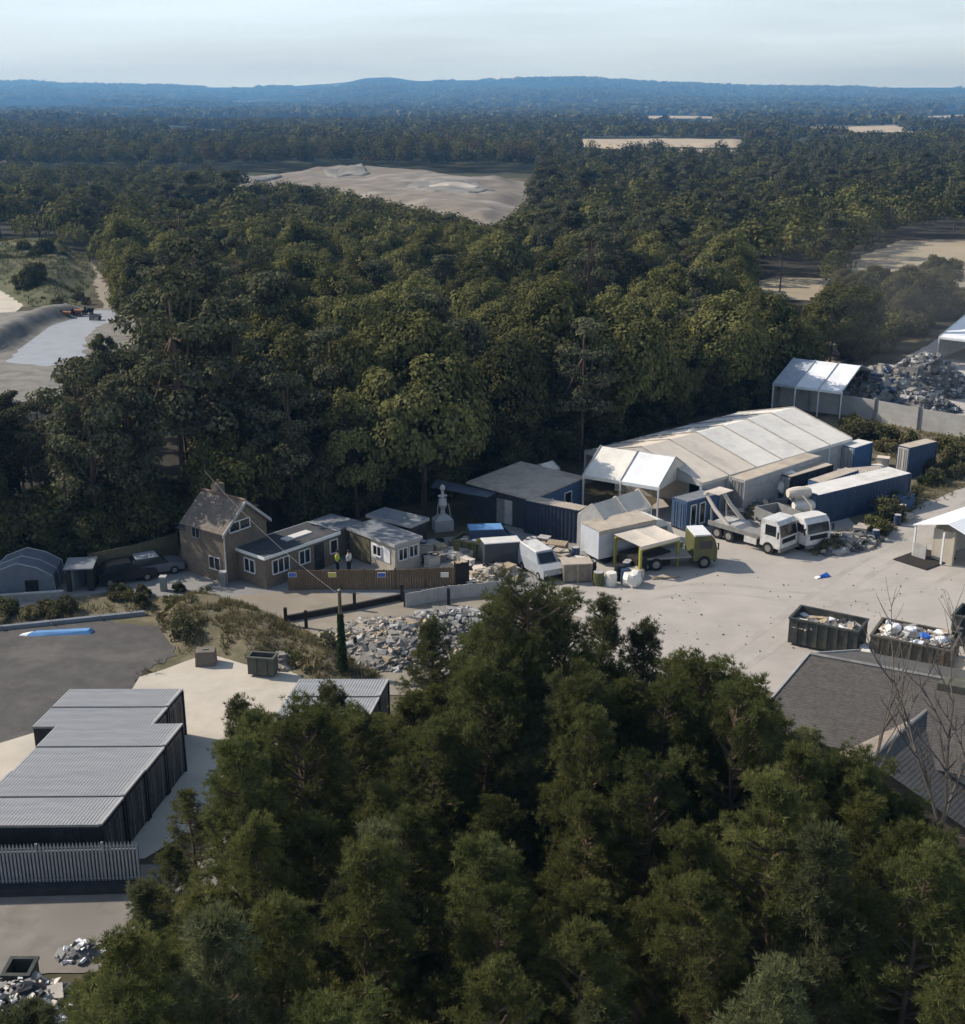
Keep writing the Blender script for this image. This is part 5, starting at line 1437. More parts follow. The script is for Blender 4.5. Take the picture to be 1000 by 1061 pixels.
for lab, A, B, C, z, m, nb_, sd_ in SK:
    t, loc, yaw, L, y0, y1 = skip(lab, A, B, C, z, m)
    cx, cy = L / 2, (y0 + y1) / 2
    c = (loc.x + cx * math.cos(yaw) - cy * math.sin(yaw), loc.y + cx * math.sin(yaw) + cy * math.cos(yaw))
    full = sd_ == 2
    heap('mixed_waste', 'mixed waste lying inside the ' + ' '.join(lab.split()[:4]), 'waste', c, L / 2 - .25, (y1 - y0) / 2 - .2, 1.15 if full else .8, 130, .12, .40, [WASTE, LITTER, RUBBD, PALLET, GREYV, WASTE, W_TARP], .55, yaw, WASTE, True, seed=sd_)
    rr = random.Random(sd_)
    BAGW = {1: ['blue and white bag at the far end of the dark green skip', 'white bag near the near end of the dark green skip'],
            2: ['white crumpled sheet on top of the brown skip, nearest the green skip', 'white bag in the middle of the heaped brown skip', 'bright blue bag on top of the heaped brown skip', 'pale grey sack at the far end of the heaped brown skip']}.get(sd_, [])
    for i, bl in enumerate(BAGW):
        u = L * (.22 + .6 * i / max(1, len(BAGW) - 1)) if len(BAGW) > 1 else L / 2; v = cy + rr.uniform(-.35, .35)
        lump_bag('refuse_bag', bl, BRIGHTBLUE if 'blue' in bl else LITTER, (loc.x + u * math.cos(yaw) - v * math.sin(yaw), loc.y + u * math.sin(yaw) + v * math.cos(yaw), 1.45 if full else 1.0), .36 if full else .34, 'bags in the yard skips')
g = G(897, 682); lump_bag('bulk_bag', 'pale bulk bag standing between the green and brown skips', W_TARP, (g.x, g.y, 0), .62)
g = G(996, 700); mb = MB(); mb.rock((0, 0, .5), (.9, .7, .6)); T = mb.build('stone_block', BEIGE); T.location = (g.x, g.y, 0); tag(T, 'beige stone block beside the heaped brown skip', 'block')
# skip and clutter in the middle of the site
t, loc, yaw, L, y0, y1 = skip('small olive skip with yellow marks between the lane and dark office', (468, 560), (504, 566), (478, 552), 1.3, OLIVE, 'open_skip', wmax=2.0, taper=.09)
c = (loc.x + L / 2 * math.cos(yaw) - (y0 + y1) / 2 * math.sin(yaw), loc.y + L / 2 * math.sin(yaw) + (y0 + y1) / 2 * math.cos(yaw))
heap('builders_waste', 'pale waste heaped in the small olive skip', 'waste', c, L / 2 - .2, (y1 - y0) / 2 - .15, .9, 60, .1, .3, [WASTE, PALLET, RUBB, LITTER], .35, yaw, WASTE, True, seed=5)
g = G(503, 582); T = thing('yellow_barrier', 'leaning yellow barrier board at the end of the olive skip', 'barrier', (g.x, g.y, 0), .3)
mb = MB(); mb.hexa([(-.1, 0, 0), (.25, 0, 0), (.25, .1, 0), (-.1, .1, 0), (-.6, .3, 1.7), (-.25, .3, 1.7), (-.25, .4, 1.7), (-.6, .4, 1.7)]); mb.build('board', YELLOW, T)
mb = MB(); mb.tube((.05, .6, 0), (-.35, .36, 1.5), .03, n=5); mb.build('prop', GREYV, T)

def car(label, px, py, yaw, m, L=4.0, h=1.45, van=False, roofm=None, group=None, name=None):
    g = G(px, py); t = thing(name or ('parked_van' if van else 'parked_car'), label, 'van' if van else 'car', (g.x, g.y, 0), yaw, group); w = .84
    if van: low = [(-L / 2, .3), (L / 2, .3), (L / 2, .95), (L / 2 - .75, 1.15), (-L / 2, 1.15)]; top = [(-L / 2 + .02, 1.15), (L / 2 - .8, 1.15), (L / 2 - 1.4, 1.85), (-L / 2 + .08, 1.9)]
    else: low = [(-L / 2, .3), (L / 2, .3), (L / 2, .72), (L / 2 - 1.0, .92), (-L / 2, .95)]; top = [(-L / 2 + .15, .95), (L / 2 - 1.1, .92), (L / 2 - 1.75, h), (-L / 2 + .7, h)]
    mb = MB(); mb.yprism(low[::-1], -w, w); mb.build('body', m, t)
    n0 = len(mb.v)
    mb = MB(); y = w - .1
    pts = []
    for s in (-1, 1):
        for i, (x, z) in enumerate(top): pts.append((x, s * (w - .02 if i < 2 else w - .16), z))
    mb.add(pts, [(0, 1, 2, 3), (7, 6, 5, 4), (0, 4, 5, 1), (1, 5, 6, 2), (2, 6, 7, 3), (3, 7, 4, 0)]); c = mb.build('cabin', m if van else GLASS, t)
    mb = MB(); mb.hexa([(top[3][0] - .02, -w + .15, top[3][1] + .002), (top[2][0] + .03, -w + .15, top[2][1] + .002), (top[2][0] + .03, w - .15, top[2][1] + .002), (top[3][0] - .02, w - .15, top[3][1] + .002),
                        (top[3][0], -w + .2, top[3][1] + .05), (top[2][0], -w + .2, top[2][1] + .05), (top[2][0], w - .2, top[2][1] + .05), (top[3][0], w - .2, top[3][1] + .05)]); mb.build('roof', roofm or m, t)
    if van:
        (x1, z1), (x2, z2) = top[1], top[2]
        mb = MB(); mb.hexa([(x1 + .02, -w + .2, z1 + .05), (x1 + .02, w - .2, z1 + .05), (x1 - .05, w - .2, z1 + .05), (x1 - .05, -w + .2, z1 + .05), (x2 + .1, -w + .24, z2 - .08), (x2 + .1, w - .24, z2 - .08), (x2 + .03, w - .24, z2 - .08), (x2 + .03, -w + .24, z2 - .08)]); mb.build('windscreen', GLASS, t)
    for x in (L / 2 - .75, -L / 2 + .7):
        for y in (.75, -.75): wheel(t, x, y, .31, .2)
    for s in (.55, -.55): mb = MB(); mb.box(L / 2 - .02, L / 2 + .02, s - .14, s + .14, .55, .7); mb.build('headlight', SIGNW, t)
    mb = MB(); mb.box(L / 2 - .04, L / 2 + .06, -w + .04, w - .04, .3, .5); mb.build('bumper', TYRE, t)
    return t
car('dark car parked against the tall board fence, half in shade', 132, 601, .45, mat('black car paint', (.015, .016, .02), .3, .1))
car('grey car parked along the tall board fence nearer the brick house', 160, 594, .5, mat('grey car paint', (.13, .14, .155), .35, .1), roofm=mat('pale grey car roof', (.3, .31, .33), .35, .1))
car('white roofed van parked among the clutter by the navy container', 528, 584, .25, mat('dark van paint', (.05, .055, .065), .4, .1), 4.2, van=True, roofm=PALEROOF)
car('grey pick up van with white bonnet nearest the pines', 560, 594, -1.1, mat('silver van paint', (.34, .36, .39), .4, .1), 3.8, van=True, roofm=WHITEV)
car('dark blue van with blue roof sheet behind the olive skip', 512, 570, .15, mat('blue van paint', (.04, .06, .11), .4, .1), 4.0, van=True, roofm=BLUEPL)
# timber stacks, crates
def stack(label, px, py, sx, sy, n, m, yaw, name='timber_stack', cat='timber stack'):
    g = G(px, py); t = thing(name, label, cat, (g.x, g.y, 0), yaw)
    for i in range(n):
        z = i * .17; mb = MB()
        for q in (-.45, 0, .45): mb.box(-sx / 2, sx / 2, q * sy - .05, q * sy + .05, z, z + .1)
        for k in range(7): x = -sx / 2 + sx * k / 7; mb.box(x, x + sx / 7 - .03, -sy / 2, sy / 2, z + .102, z + .13)
        mb.build('pallet', m, t)
    return t
stack('low stack of pale pallets beside the navy container', 555, 571, 1.6, 1.2, 4, PALLET, .2)
stack('stack of pallets against the front of the navy container', 577, 575, 1.5, 1.1, 6, PALLET, -.3)
g = G(597, 601); t = thing('brown_crate', 'large brown timber crate beside the row of drums', 'crate', (g.x, g.y, 0), .12)
mb = MB(); mb.box(-1.0, 1.0, -.55, .7, .1, 1.35); mb.build('side_boards', mat('tan crate boards', (.22, .19, .15), .9, .3, 3), t)
mb = MB()
for x in (-1.03, -.05, .93): mb.box(x, x + .1, -.58, -.552, 0, 1.4)
mb.build('batten', PALLET, t); mb = MB(); mb.box(-1.05, 1.05, -.6, .75, 1.352, 1.43); mb.build('lid', DUSTROOF, t)
def drum(label, px, py, r, h, m, group='drums and tubs by the yellow canopy', lidm=None):
    g = G(px, py); t = thing('drum', label, 'drum', (g.x, g.y, 0), rnd.uniform(0, 3), group)
    mb = MB(); mb.tube((0, 0, 0), (0, 0, h), r, r * .97, 14)
    for z in (h * .33, h * .66): mb.tube((0, 0, z - .03), (0, 0, z + .03), r * 1.05, n=14)
    mb.build('shell', m, t); mb = MB(); mb.tube((0, 0, h), (0, 0, h + .04), r * .9, n=14); mb.build('lid', lidm or m, t)
drum('olive drum with pale lid at the left end of the drum row', 620, 606, .38, .95, OLIVE, lidm=LGREY)
drum('white round tub second in the drum row', 633, 606, .40, .9, W_TARP)
drum('black drum behind the white tub', 642, 601, .42, 1.1, TYRE)
drum('dark blue drum leaning on the bulk sack in the drum row', 648, 604, .36, 1.0, NAVY)
drum('tall dark drum beside the navy container corner', 612, 598, .4, 1.2, DARKWOOD, lidm=GREYV)
g = G(655, 606); lump_bag('bulk_bag', 'pale bulging bulk sack at the right end of the drum row', W_TARP, (g.x, g.y, 0), .72)
g = G(668, 590); lump_bag('bulk_bag', 'grey sack at the foot of the yellow canopy', LGREY, (g.x, g.y, 0), .4)
# white tanks
for i, (px, py, z, lab) in enumerate([(833, 544, .1, 'lowest of the white tanks beside the long blue container'), (832, 544, 1.15, 'middle white tank in the stack beside the long blue container'), (829, 544, 2.2, 'topmost dusty tank in the stack beside the long blue container')]):
    g = G(px, py); t = thing('white_tank', lab, 'tank', (g.x - .3 * (i == 2), g.y, z), .2, 'stacked white tanks')
    mb = MB()
    for k in range(7):
        a0, a1 = k / 7, (k + 1) / 7; r0 = .5 * math.sin(math.pi * (.12 + .76 * a0)) ** .4; r1 = .5 * math.sin(math.pi * (.12 + .76 * a1)) ** .4
        mb.tube((-.95 + 1.9 * a0, 0, .5), (-.95 + 1.9 * a1, 0, .5), r0, r1, 12)
    mb.build('vessel', W_TARP if i < 2 else W_TARP2, t, smooth=False)
    mb = MB(); mb.box(-.6, -.45, -.45, .45, -.1, .12); mb.box(.45, .6, -.45, .45, -.1, .12); mb.build('cradle', GREYV, t)
g = G(813, 519); t = thing('mixer_drum', 'white concrete mixer drum in front of the small dark container', 'mixer', (g.x, g.y, 0), .5)
mb = MB(); mb.tube((-.9, 0, 1.0), (.1, 0, 1.8), .5, .85, 14); mb.tube((.1, 0, 1.8), (.8, 0, 2.3), .85, .45, 14); mb.build('drum', W_TARP, t)
mb = MB(); mb.box(-.9, .9, -.5, .5, 0, .9); mb.build('frame', NAVY, t)
for px, py, m, r, lab in [(868, 482, W_TARP3, .9, 'bright white sheeted bundle behind the short blue container'), (880, 474, PALEROOF, 1.0, 'dusty covered bundle beside the blue topped cabin'), (862, 472, W_TARP2, .8, 'tan sheeted bundle at the end of the long marquee')]:
    g = G(px, py); T = lump_bag('sheeted_bundle', lab, m, (g.x, g.y, 0), r, cat='bundle')
g = G(853, 598); T = thing('blue_scrap', 'small blue and white plastic scrap lying on the open yard', 'scrap', (g.x, g.y, 0), .4)
mb = MB(); mb.hexa([(-.35, -.2, 0), (.35, -.2, 0), (.4, .2, 0), (-.3, .2, 0), (-.3, -.1, .22), (.45, -.2, .12), (.35, .1, .3), (-.2, .15, .1)]); mb.build('sheet', BRIGHTBLUE, T)
mb = MB(); mb.hexa([(-.7, -.2, 0), (-.36, -.2, 0), (-.36, .2, 0), (-.7, .1, 0), (-.7, -.2, .08), (-.38, -.2, .16), (-.38, .2, .1), (-.7, .1, .06)]); mb.build('flap', LITTER, T)
for px, py, yaw, lab in [(952, 487, .55, 'pale timber board propped in the scrub beyond the blue containers'), (690, 600, .2, 'pale board lying on the yard near the drums')]:
    g = G(px, py); T = thing('timber_board', lab, 'board', (g.x, g.y, 0), yaw); mb = MB(); mb.hexa([(-1, 0, .05), (1, 0, .5 if px > 900 else .05), (1, .35, .5 if px > 900 else .05), (-1, .35, .05), (-1, 0, .12), (1, 0, .57 if px > 900 else .12), (1, .35, .57 if px > 900 else .12), (-1, .35, .12)]); mb.build('plank', PALLET if px < 900 else W_TARP, T)
    mb = MB(); mb.box(-.7, -.55, -.02, .37, 0, .05); mb.build('batten', DARKWOOD, T)

# heaps
c = G(405, 668); heap('rubble', 'pale broken rubble heaped in the bay below the board fence', 'rubble heap', c, 4.8, 3.9, 1.5, 1500, .05, .25, [RUBB, RUBB, LGREY, RUBBD, PALLET, DUSTROOF, RUBB], seed=3, moundm=RUBB)
c = G(470, 655); heap('rubble_grey', 'grey rubble heap at the pine side of the rubble bay', 'rubble heap', c, 4.0, 3.6, 1.3, 600, .09, .26, [RUBB, RUBBD, LGREY, GREYV], seed=4, moundm=RUBBD)
c = G(478, 690); heap('white_rubble', 'small pile of pale blocks beneath the slender pine', 'rubble heap', c, 1.8, 1.5, .9, 110, .1, .3, [W_TARP2, RUBB, LGREY], seed=6, moundm=RUBB)
c = G(508, 601); heap('hardcore', 'low tan hardcore pile at the right end of the board fence', 'rubble heap', c, 2.3, 1.0, .9, 200, .08, .22, [DUSTROOF, RUBB, PALLET], seed=7, moundm=DUSTROOF)
c = G(912, 414); heap('demolition_rubble', 'big heap of pale demolition rubble beside the torn marquee', 'rubble heap', c, 5.8, 4.2, 3.8, 700, .15, .55, [RUBB, PALLET, LGREY, RUBBD, RUBB, NAVY], seed=8, moundm=RUBB)
c = G(955, 405); heap('grey_rubble', 'dark grey gravel heap behind the panel fence', 'rubble heap', c, 6.5, 4.6, 4.4, 600, .1, .4, [RUBBD, RUBBD, LGREY], seed=9, moundm=RUBBD)
c = G(955, 425); heap('scrap_pile', 'low dark scrap pile right of the demolition rubble', 'rubble heap', c, 4.2, 2.4, 2.0, 350, .12, .4, [RUBBD, GREYV, LGREY, NAVY], seed=10, moundm=RUBBD)
c = G(880, 566); heap('mixed_scrap', 'mixed scrap strewn along the foot of the long blue container', 'scrap heap', c, 3.4, 1.2, .8, 240, .1, .34, [GREYV, RUBB, RUBBD, LGREY, DUSTROOF], yaw=.58, seed=11, moundm=RUBBD)
c = G(790, 533); heap('loose_scrap', 'scrap heap between the skip lorry and the grey trailer', 'scrap heap', c, 2.6, 1.8, .9, 180, .12, .4, [GREYV, RUBBD, OLIVE, BEIGE], seed=12, moundm=RUBBD)
c = G(20, 1050); heap('white_scrap', 'pile of white appliances and scrap in the near corner', 'scrap heap', c, 2.4, 1.8, 1.2, 220, .08, .24, [LITTER, W_TARP2, GREYV, DARKDOOR], seed=13, moundm=DARKDOOR)
c = G(120, 1062); heap('near_scrap', 'scattered white and blue scrap under the nearest pines', 'scrap heap', c, 2.6, 1.5, .5, 90, .1, .3, [LITTER, GREYV, BLUEPL, RUBBD], seed=14, moundm=RUBBD)
c = G(85, 990); heap('bin_scrap', 'pale scrap heap beside the dark open skip', 'scrap heap', c, 1.0, .7, .5, 70, .05, .16, [LITTER, GREYV, RUBBD], seed=15, moundm=RUBBD)
skip('small dark open skip in the near corner beside white scrap', (2, 1012), (30, 1012), (12, 994), .9, SKIPG, 'open_skip', wmax=2.6)
for px, py, r, lab in [(214, 688, .55, 'small dark concrete block standing on the pale apron')]:
    g = G(px, py); T = thing('concrete_block', lab, 'block', (g.x, g.y, 0), .1)
    mb = MB(); mb.hexa([(-.6, -.45, 0), (.6, -.45, 0), (.6, .45, 0), (-.6, .45, 0), (-.56, -.42, .95), (.56, -.42, .95), (.56, .42, .95), (-.56, .42, .95)]); mb.build('block', mat('brown grey block', (.17, .145, .12), .9, .2), T)
    mb = MB(); mb.box(-.15, .15, -.05, .05, .952, 1.02); mb.build('lifting_loop', GREYV, T)
skip('open grey green tank with rubble beside it on the apron', (256, 682), (283, 684), (260, 676), 1.2, mat('grey green tank', (.09, .095, .075), .8, .3), 'open_tank', 'tank', wmax=1.6)
c = G(290, 690); heap('stone_pile', 'small stone pile beside the open tank on the apron', 'stone pile', c, 1.3, .9, .7, 70, .1, .3, [RUBB, DUSTROOF], seed=16, moundm=DUSTROOF)
g = G(62, 657); T = thing('blue_sheet', 'long pale blue plastic sheet lying on the dark car park', 'plastic sheet', (g.x, g.y, 0), .06)
mb = MB(); mb.hexa([(-1.9, -.35, 0), (2.0, -.25, 0), (2.1, .4, 0), (-1.6, .45, 0), (-1.7, -.15, .2), (1.8, -.1, .25), (1.9, .2, .3), (-1.5, .3, .15)]); mb.build('sheet', BLUEPL, T)
mb = MB(); mb.hexa([(-2.5, -.2, 0), (-1.92, -.3, 0), (-1.62, .4, 0), (-2.3, .2, 0), (-2.45, -.15, .08), (-1.95, -.2, .12), (-1.7, .3, .12), (-2.3, .15, .06)]); mb.build('white_end', LITTER, T)
for px, py, lab in [(170, 612, 'small dark block by the lane in front of the brick house'), (232, 607, 'dark dwarf wall post in front of the house extension')]:
    g = G(px, py); T = thing('timber_post', lab, 'post', (g.x, g.y, 0), 0); mb = MB(); mb.box(-.2, .2, -.2, .2, 0, 1.0); mb.build('shaft', GREYV, T); mb = MB(); mb.box(-.24, .24, -.24, .24, 1.002, 1.08); mb.build('cap', LGREY, T)
# dumpers in the quarry
for i, (px, py, lab) in enumerate([(66, 330, 'small orange topped dumper leftmost on the pale sheeting edge'), (78, 328, 'small orange topped dumper in the middle on the sheeting edge'), (91, 326, 'dark dumper rightmost on the sheeting edge')]):
    g = G(px, py); t = thing('site_dumper', lab, 'dumper', (g.x, g.y, 0), .3, 'dumpers by the pale sheeting'); t.scale = (.8, .8, .75)
    mb = MB(); mb.box(-1.1, .2, -.5, .5, .4, 1.0); mb.box(-.6, -.2, -.4, .4, 1.0, 1.7); mb.build('body', TYRE, t)
    mb = MB(); mb.hexa([(.1, -.5, .6), (1.0, -.5, .6), (1.0, .5, .6), (.1, .5, .6), (-.1, -.75, 1.5), (1.4, -.75, 1.3), (1.4, .75, 1.3), (-.1, .75, 1.5)]); mb.build('skip', ORANGE if i < 2 else BLACKST, t)
    for x in (-.7, .7):
        for y in (.62, -.62): wheel(t, x, y, .42, .3)
for px, py, lab in [(99, 332, 'dark boulder on the pale sheeting'), (124, 325, 'dark boulder at the far end of the pale sheeting')]:
    g = G(px, py); mb = MB(); mb.rock((0, 0, .4), (.9, .6, .6)); T = mb.build('boulder', RUBBD); T.location = (g.x, g.y, 0); tag(T, lab, 'boulder')

# ------------------------------------------------------------------ people
def skin(name, pts, edges, rad, m, parent, root=0, sub=1):
    me = bpy.data.meshes.new(name); me.from_pydata([tuple(p) for p in pts], edges, [])
    o = bpy.data.objects.new(name, me); COL.objects.link(o)
    o.modifiers.new('skin', 'SKIN'); 
    for i, r in enumerate(rad):
        rr = r if isinstance(r, tuple) else (r, r); sv = me.skin_vertices[0].data[i]; sv.radius = rr; sv.use_root = (i == root)
    s = o.modifiers.new('sub', 'SUBSURF'); s.levels = sub; s.render_levels = sub
    me.materials.append(m); o.parent = parent; return o
def person(label, px, py, yaw, top, bend):
    g = G(px, py); t = thing('person', label, 'person', (g.x, g.y, 0), yaw)
    pts = [(0, 0, .95), (0, 0, 1.2), (.01, 0, 1.42), (.02, 0, 1.52), (.03, 0, 1.60), (.03, 0, 1.73)]; ed = [(0, 1), (1, 2), (2, 3), (3, 4), (4, 5)]; rad = [(.15, .11), (.14, .10), (.16, .1), .055, .085, .075]
    for s in (1, -1):
        n = len(pts)
        pts += [(0, s * .10, .88), (.03, s * .11, .50), (0, s * .12, .09), (.14, s * .13, .04)]; ed += [(0, n), (n, n + 1), (n + 1, n + 2), (n + 2, n + 3)]; rad += [.085, .06, .045, .04]
        n = len(pts); fx = .18 if bend else .05
        pts += [(.01, s * .19, 1.40), (.0, s * .25, 1.13), (fx, s * .22, .95), (fx + .06, s * .21, .89)]; ed += [(2, n), (n, n + 1), (n + 1, n + 2), (n + 2, n + 3)]; rad += [.055, .045, .034, .028]
        h = n + 3
        for k, (dx, dy, dz, l) in enumerate([(.03, .03, -.06, 1), (.02, .012, -.085, 1), (.015, -.004, -.09, 1), (.005, -.02, -.08, 1), (.05, -.02, -.02, .8)]):
            m_ = len(pts); p = pts[h]
            pts += [(p[0] + dx * .5, p[1] + dy, p[2] + dz * .5), (p[0] + dx * l, p[1] + dy * 1.1, p[2] + dz * l)]; ed += [(h, m_), (m_, m_ + 1)]; rad += [.010, .008]
    n = len(pts); pts += [(.125, 0, 1.66)]; ed += [(4, n)]; rad += [.018]   # nose
    skin('body', pts, ed, rad, SKIN, t)
    mb = MB(); mb.ell((.02, 0, 1.70), (.105, .095, .10), 12, 8); mb.build('hair', HAIRM, t, smooth=True)
    mb = MB()
    for s in (.035, -.035): mb.ell((.112, s, 1.675), (.012, .014, .01), 6, 4)
    mb.build('eyes', TYRE, t); mb = MB(); mb.box(.105, .117, -.03, .03, 1.605, 1.618); mb.build('mouth', mat('lips', (.3, .12, .1), .6), t)
    skin('jacket', [(0, 0, .92), (0, 0, 1.2), (.01, 0, 1.40), (.015, 0, 1.46), (0, .2, 1.40), (0, .255, 1.13), (.12 if bend else .03, .235, 1.0), (0, -.2, 1.40), (0, -.255, 1.13), (.12 if bend else .03, -.235, 1.0)],
         [(0, 1), (1, 2), (2, 3), (2, 4), (4, 5), (5, 6), (2, 7), (7, 8), (8, 9)], [(.18, .14), (.175, .135), (.19, .13), .08, .075, .062, .055, .075, .062, .055], top, t)
    skin('trousers', [(0, 0, .97), (0, .10, .88), (.03, .11, .5), (0, .12, .12), (0, -.10, .88), (.03, -.11, .5), (0, -.12, .12)], [(0, 1), (1, 2), (2, 3), (0, 4), (4, 5), (5, 6)], [(.16, .13), .105, .08, .065, .105, .08, .065], DARKCL, t)
    mb = MB(); mb.ell((.06, .125, .05), (.16, .06, .06), 8, 6); mb.ell((.06, -.125, .05), (.16, .06, .06), 8, 6); mb.build('boots', TYRE, t, smooth=True)
person('person in yellow hi vis jacket standing behind the board fence', 350, 594, -.3, HIVIS, True)
person('person in pale jacket and dark trousers standing behind the board fence', 362, 594, 2.6, HIVISW, False)

# ------------------------------------------------------------------ shrubs and grass
SHB = {'dust': [make_shrub(1.1, 1.3, LEAF_DUST), make_shrub(1.4, 1.7, LEAF_DUST)], 'green': [make_shrub(1.2, 1.4, GRASSG), make_shrub(1.5, 1.9, LEAF_MID)], 'dark': [make_shrub(2.1, 3.2, LEAF_DK, 4200, .25), make_shrub(2.4, 4.2, LEAF_DK, 5000, .26)], 'pale': [make_shrub(1.0, .9, GRASSB)]}
def shrub(kind, px, py, s, lab, grp): g = G(px, py); return plant('shrub', rnd.choice(SHB[kind]), lab, 'shrub', grp, g.x, g.y, s, names=('foliage', 'stem'))
def scatter(poly, n, kinds, s0, s1, lab, grp):
    xs = [p[0] for p in poly]; ys = [p[1] for p in poly]; k = 0
    while k < n:
        x, y = rnd.uniform(min(xs), max(xs)), rnd.uniform(min(ys), max(ys))
        if not inpoly(x, y, poly): continue
        shrub(rnd.choice(kinds), x, y, rnd.uniform(s0, s1), lab, grp); k += 1
scatter([(872, 440), (905, 452), (950, 462), (1040, 482), (1000, 490), (978, 486), (972, 464), (940, 458), (920, 470), (905, 460), (880, 460)], 34, ['dust', 'dust', 'green', 'pale'], .6, 1.25, 'dusty olive shrub in the scrub below the panel fence', 'scrub below the panel fence')
scatter([(958, 488), (1000, 480), (990, 495), (960, 505), (925, 545), (898, 560), (905, 545), (950, 512)], 22, ['dust', 'green', 'pale'], .5, .95, 'dusty shrub in the scrub beside the long blue container', 'scrub by the long blue container')
scatter([(840, 562), (900, 560), (930, 535), (940, 530), (900, 568), (845, 575)], 9, ['dust', 'pale'], .4, .7, 'low dusty shrub at the foot of the long blue container', 'shrubs at the blue container foot')
scatter([(100, 612), (165, 606), (205, 612), (225, 622), (190, 634), (120, 632)], 14, ['green', 'dust', 'pale'], .35, .7, 'low green bramble bush between the car park and the lane', 'brambles beside the lane')
scatter([(-20, 636), (90, 628), (110, 636), (0, 650)], 16, ['pale', 'dust', 'green'], .4, .8, 'low weedy bush along the edging beam', 'weeds along the edging beam')
scatter([(160, 640), (230, 625), (300, 650), (380, 695), (330, 702), (260, 672), (190, 668)], 22, ['pale', 'dust', 'green', 'pale'], .4, .85, 'low bramble clump on the dry grass bank', 'brambles on the grass bank')
scatter([(0, 250), (40, 255), (85, 265), (70, 300), (30, 310), (0, 285)], 26, ['green', 'dust', 'dark'], .8, 1.3, 'scrubby bush on the grassy mound left of the quarry track', 'bushes on the quarry mound')
scatter([(100, 362), (120, 358), (135, 395), (70, 405), (80, 380)], 9, ['dark', 'green'], .5, .85, 'dark bush between the pale sheeting and the wood', 'bushes below the sheeting')
scatter([(30, 318), (75, 305), (100, 318), (70, 322), (40, 325)], 7, ['green', 'dust'], .6, 1.0, 'bush above the curved bank', 'bushes above the curved bank')
scatter([(860, 330), (960, 290), (1000, 285), (1000, 310), (930, 345), (880, 365)], 30, ['dust', 'green', 'dark'], .9, 1.7, 'dusty bush on the open ground beyond the rubble heaps', 'dusty bushes beyond the rubble')
scatter([(868, 362), (905, 340), (960, 318), (960, 345), (930, 352), (895, 378)], 34, ['dust', 'dust', 'pale', 'green'], 1.1, 2.1, 'dusty pale bush on the open ground behind the rubble heaps', 'pale bushes behind the rubble')
for k_ in range(22):
    g = G(rnd.uniform(868, 1010), rnd.uniform(290, 342))
    if P(g.x, g.y, 0)[0] > 960 and P(g.x, g.y, 0)[1] > 330: continue
    plant('broadleaf_tree', rnd.choice(BL['dust']), 'small dusty olive tree in the drifting dust beyond the rubble heaps', 'tree', 'dusty trees beyond the rubble', g.x, g.y, rnd.uniform(.4, .75))
for (x0, y0), (x1, y1), n in [((-30, 588), (95, 588), 12), ((95, 585), (190, 562), 11), ((300, 545), (375, 532), 8), ((375, 528), (470, 512), 11), ((480, 500), (600, 478), 13), ((600, 470), (680, 448), 9), ((690, 445), (800, 416), 14), ((800, 408), (830, 388), 5), ((325, 548), (345, 542), 3)]:
    for k in range(n * 2):
        u = (k / 2 + rnd.uniform(.1, .9)) / n
        shrub('dark', x0 + (x1 - x0) * u, y0 + (y1 - y0) * u - rnd.uniform(0, 30), rnd.uniform(.6, 1.2), 'dark shady bush under the front edge of the wood', 'understorey along the wood edge')
def grass(name, polys, n, size, m):
    pts = []
    tot = 0
    A = []
    for poly, zf in polys:
        w = [G(*p)[:2] for p in poly]; xs = [p[0] for p in w]; ys = [p[1] for p in w]
        k = 0; area = abs(sum(w[i][0] * w[(i + 1) % len(w)][1] - w[(i + 1) % len(w)][0] * w[i][1] for i in range(len(w)))) / 2
        while k < n * area:
            x, y = rnd.uniform(min(xs), max(xs)), rnd.uniform(min(ys), max(ys)); k += 1 if True else 0
            if not inpoly(x, y, w): k -= 1; continue
            if noise.noise((x * .55, y * .55, 3.3)) < -.12 + rnd.uniform(-.15, .15): continue
            A.append((x, y, zf(x, y)))
    A = np.array(A); An = unit(np.stack([rng.normal(size=len(A)) * .25, rng.normal(size=len(A)) * .25, np.ones(len(A))], 1))
    o = bpy.data.objects.new(name, raw_mesh(name, tufts(A, An, size, .07, 5, .45), 4, m)); COL.objects.link(o)
    tag(o, None, None, None, 'stuff'); return o
Z0 = lambda x, y: .02
gbk = [(172, 660), (160, 640), (190, 620), (245, 623), (300, 647), (330, 664), (392, 702), (330, 706), (290, 688), (262, 688), (215, 674)]
ZB = lambda x, y: HF['grass_bank'](x, y) - .03
grass('bank_grass', [(gbk, ZB)], 34, .40, GRASSB)
grass('verge_grass', [([(868, 426), (905, 438), (1000, 456), (1060, 470), (1040, 500), (960, 525), (905, 570), (845, 580), (830, 560), (900, 545), (960, 490), (900, 470), (868, 450)], Z0), ([(-40, 652), (0, 638), (100, 628), (200, 615), (225, 622), (190, 645), (150, 638), (100, 640), (0, 650)], Z0), ([(186, 645), (215, 660), (212, 676), (150, 704), (142, 700), (184, 676)], Z0), ([(300, 655), (335, 668), (400, 705), (340, 708), (300, 690)], Z0)], 7, .38, GRASSB)
grass('weed_patches', [([(300, 690), (390, 705), (420, 690), (340, 672)], Z0), ([(0, 250), (85, 262), (100, 285), (80, 318), (30, 318), (0, 292)], lambda x, y: HF['grass_mound'](x, y))], 4, .55, GRASSG)

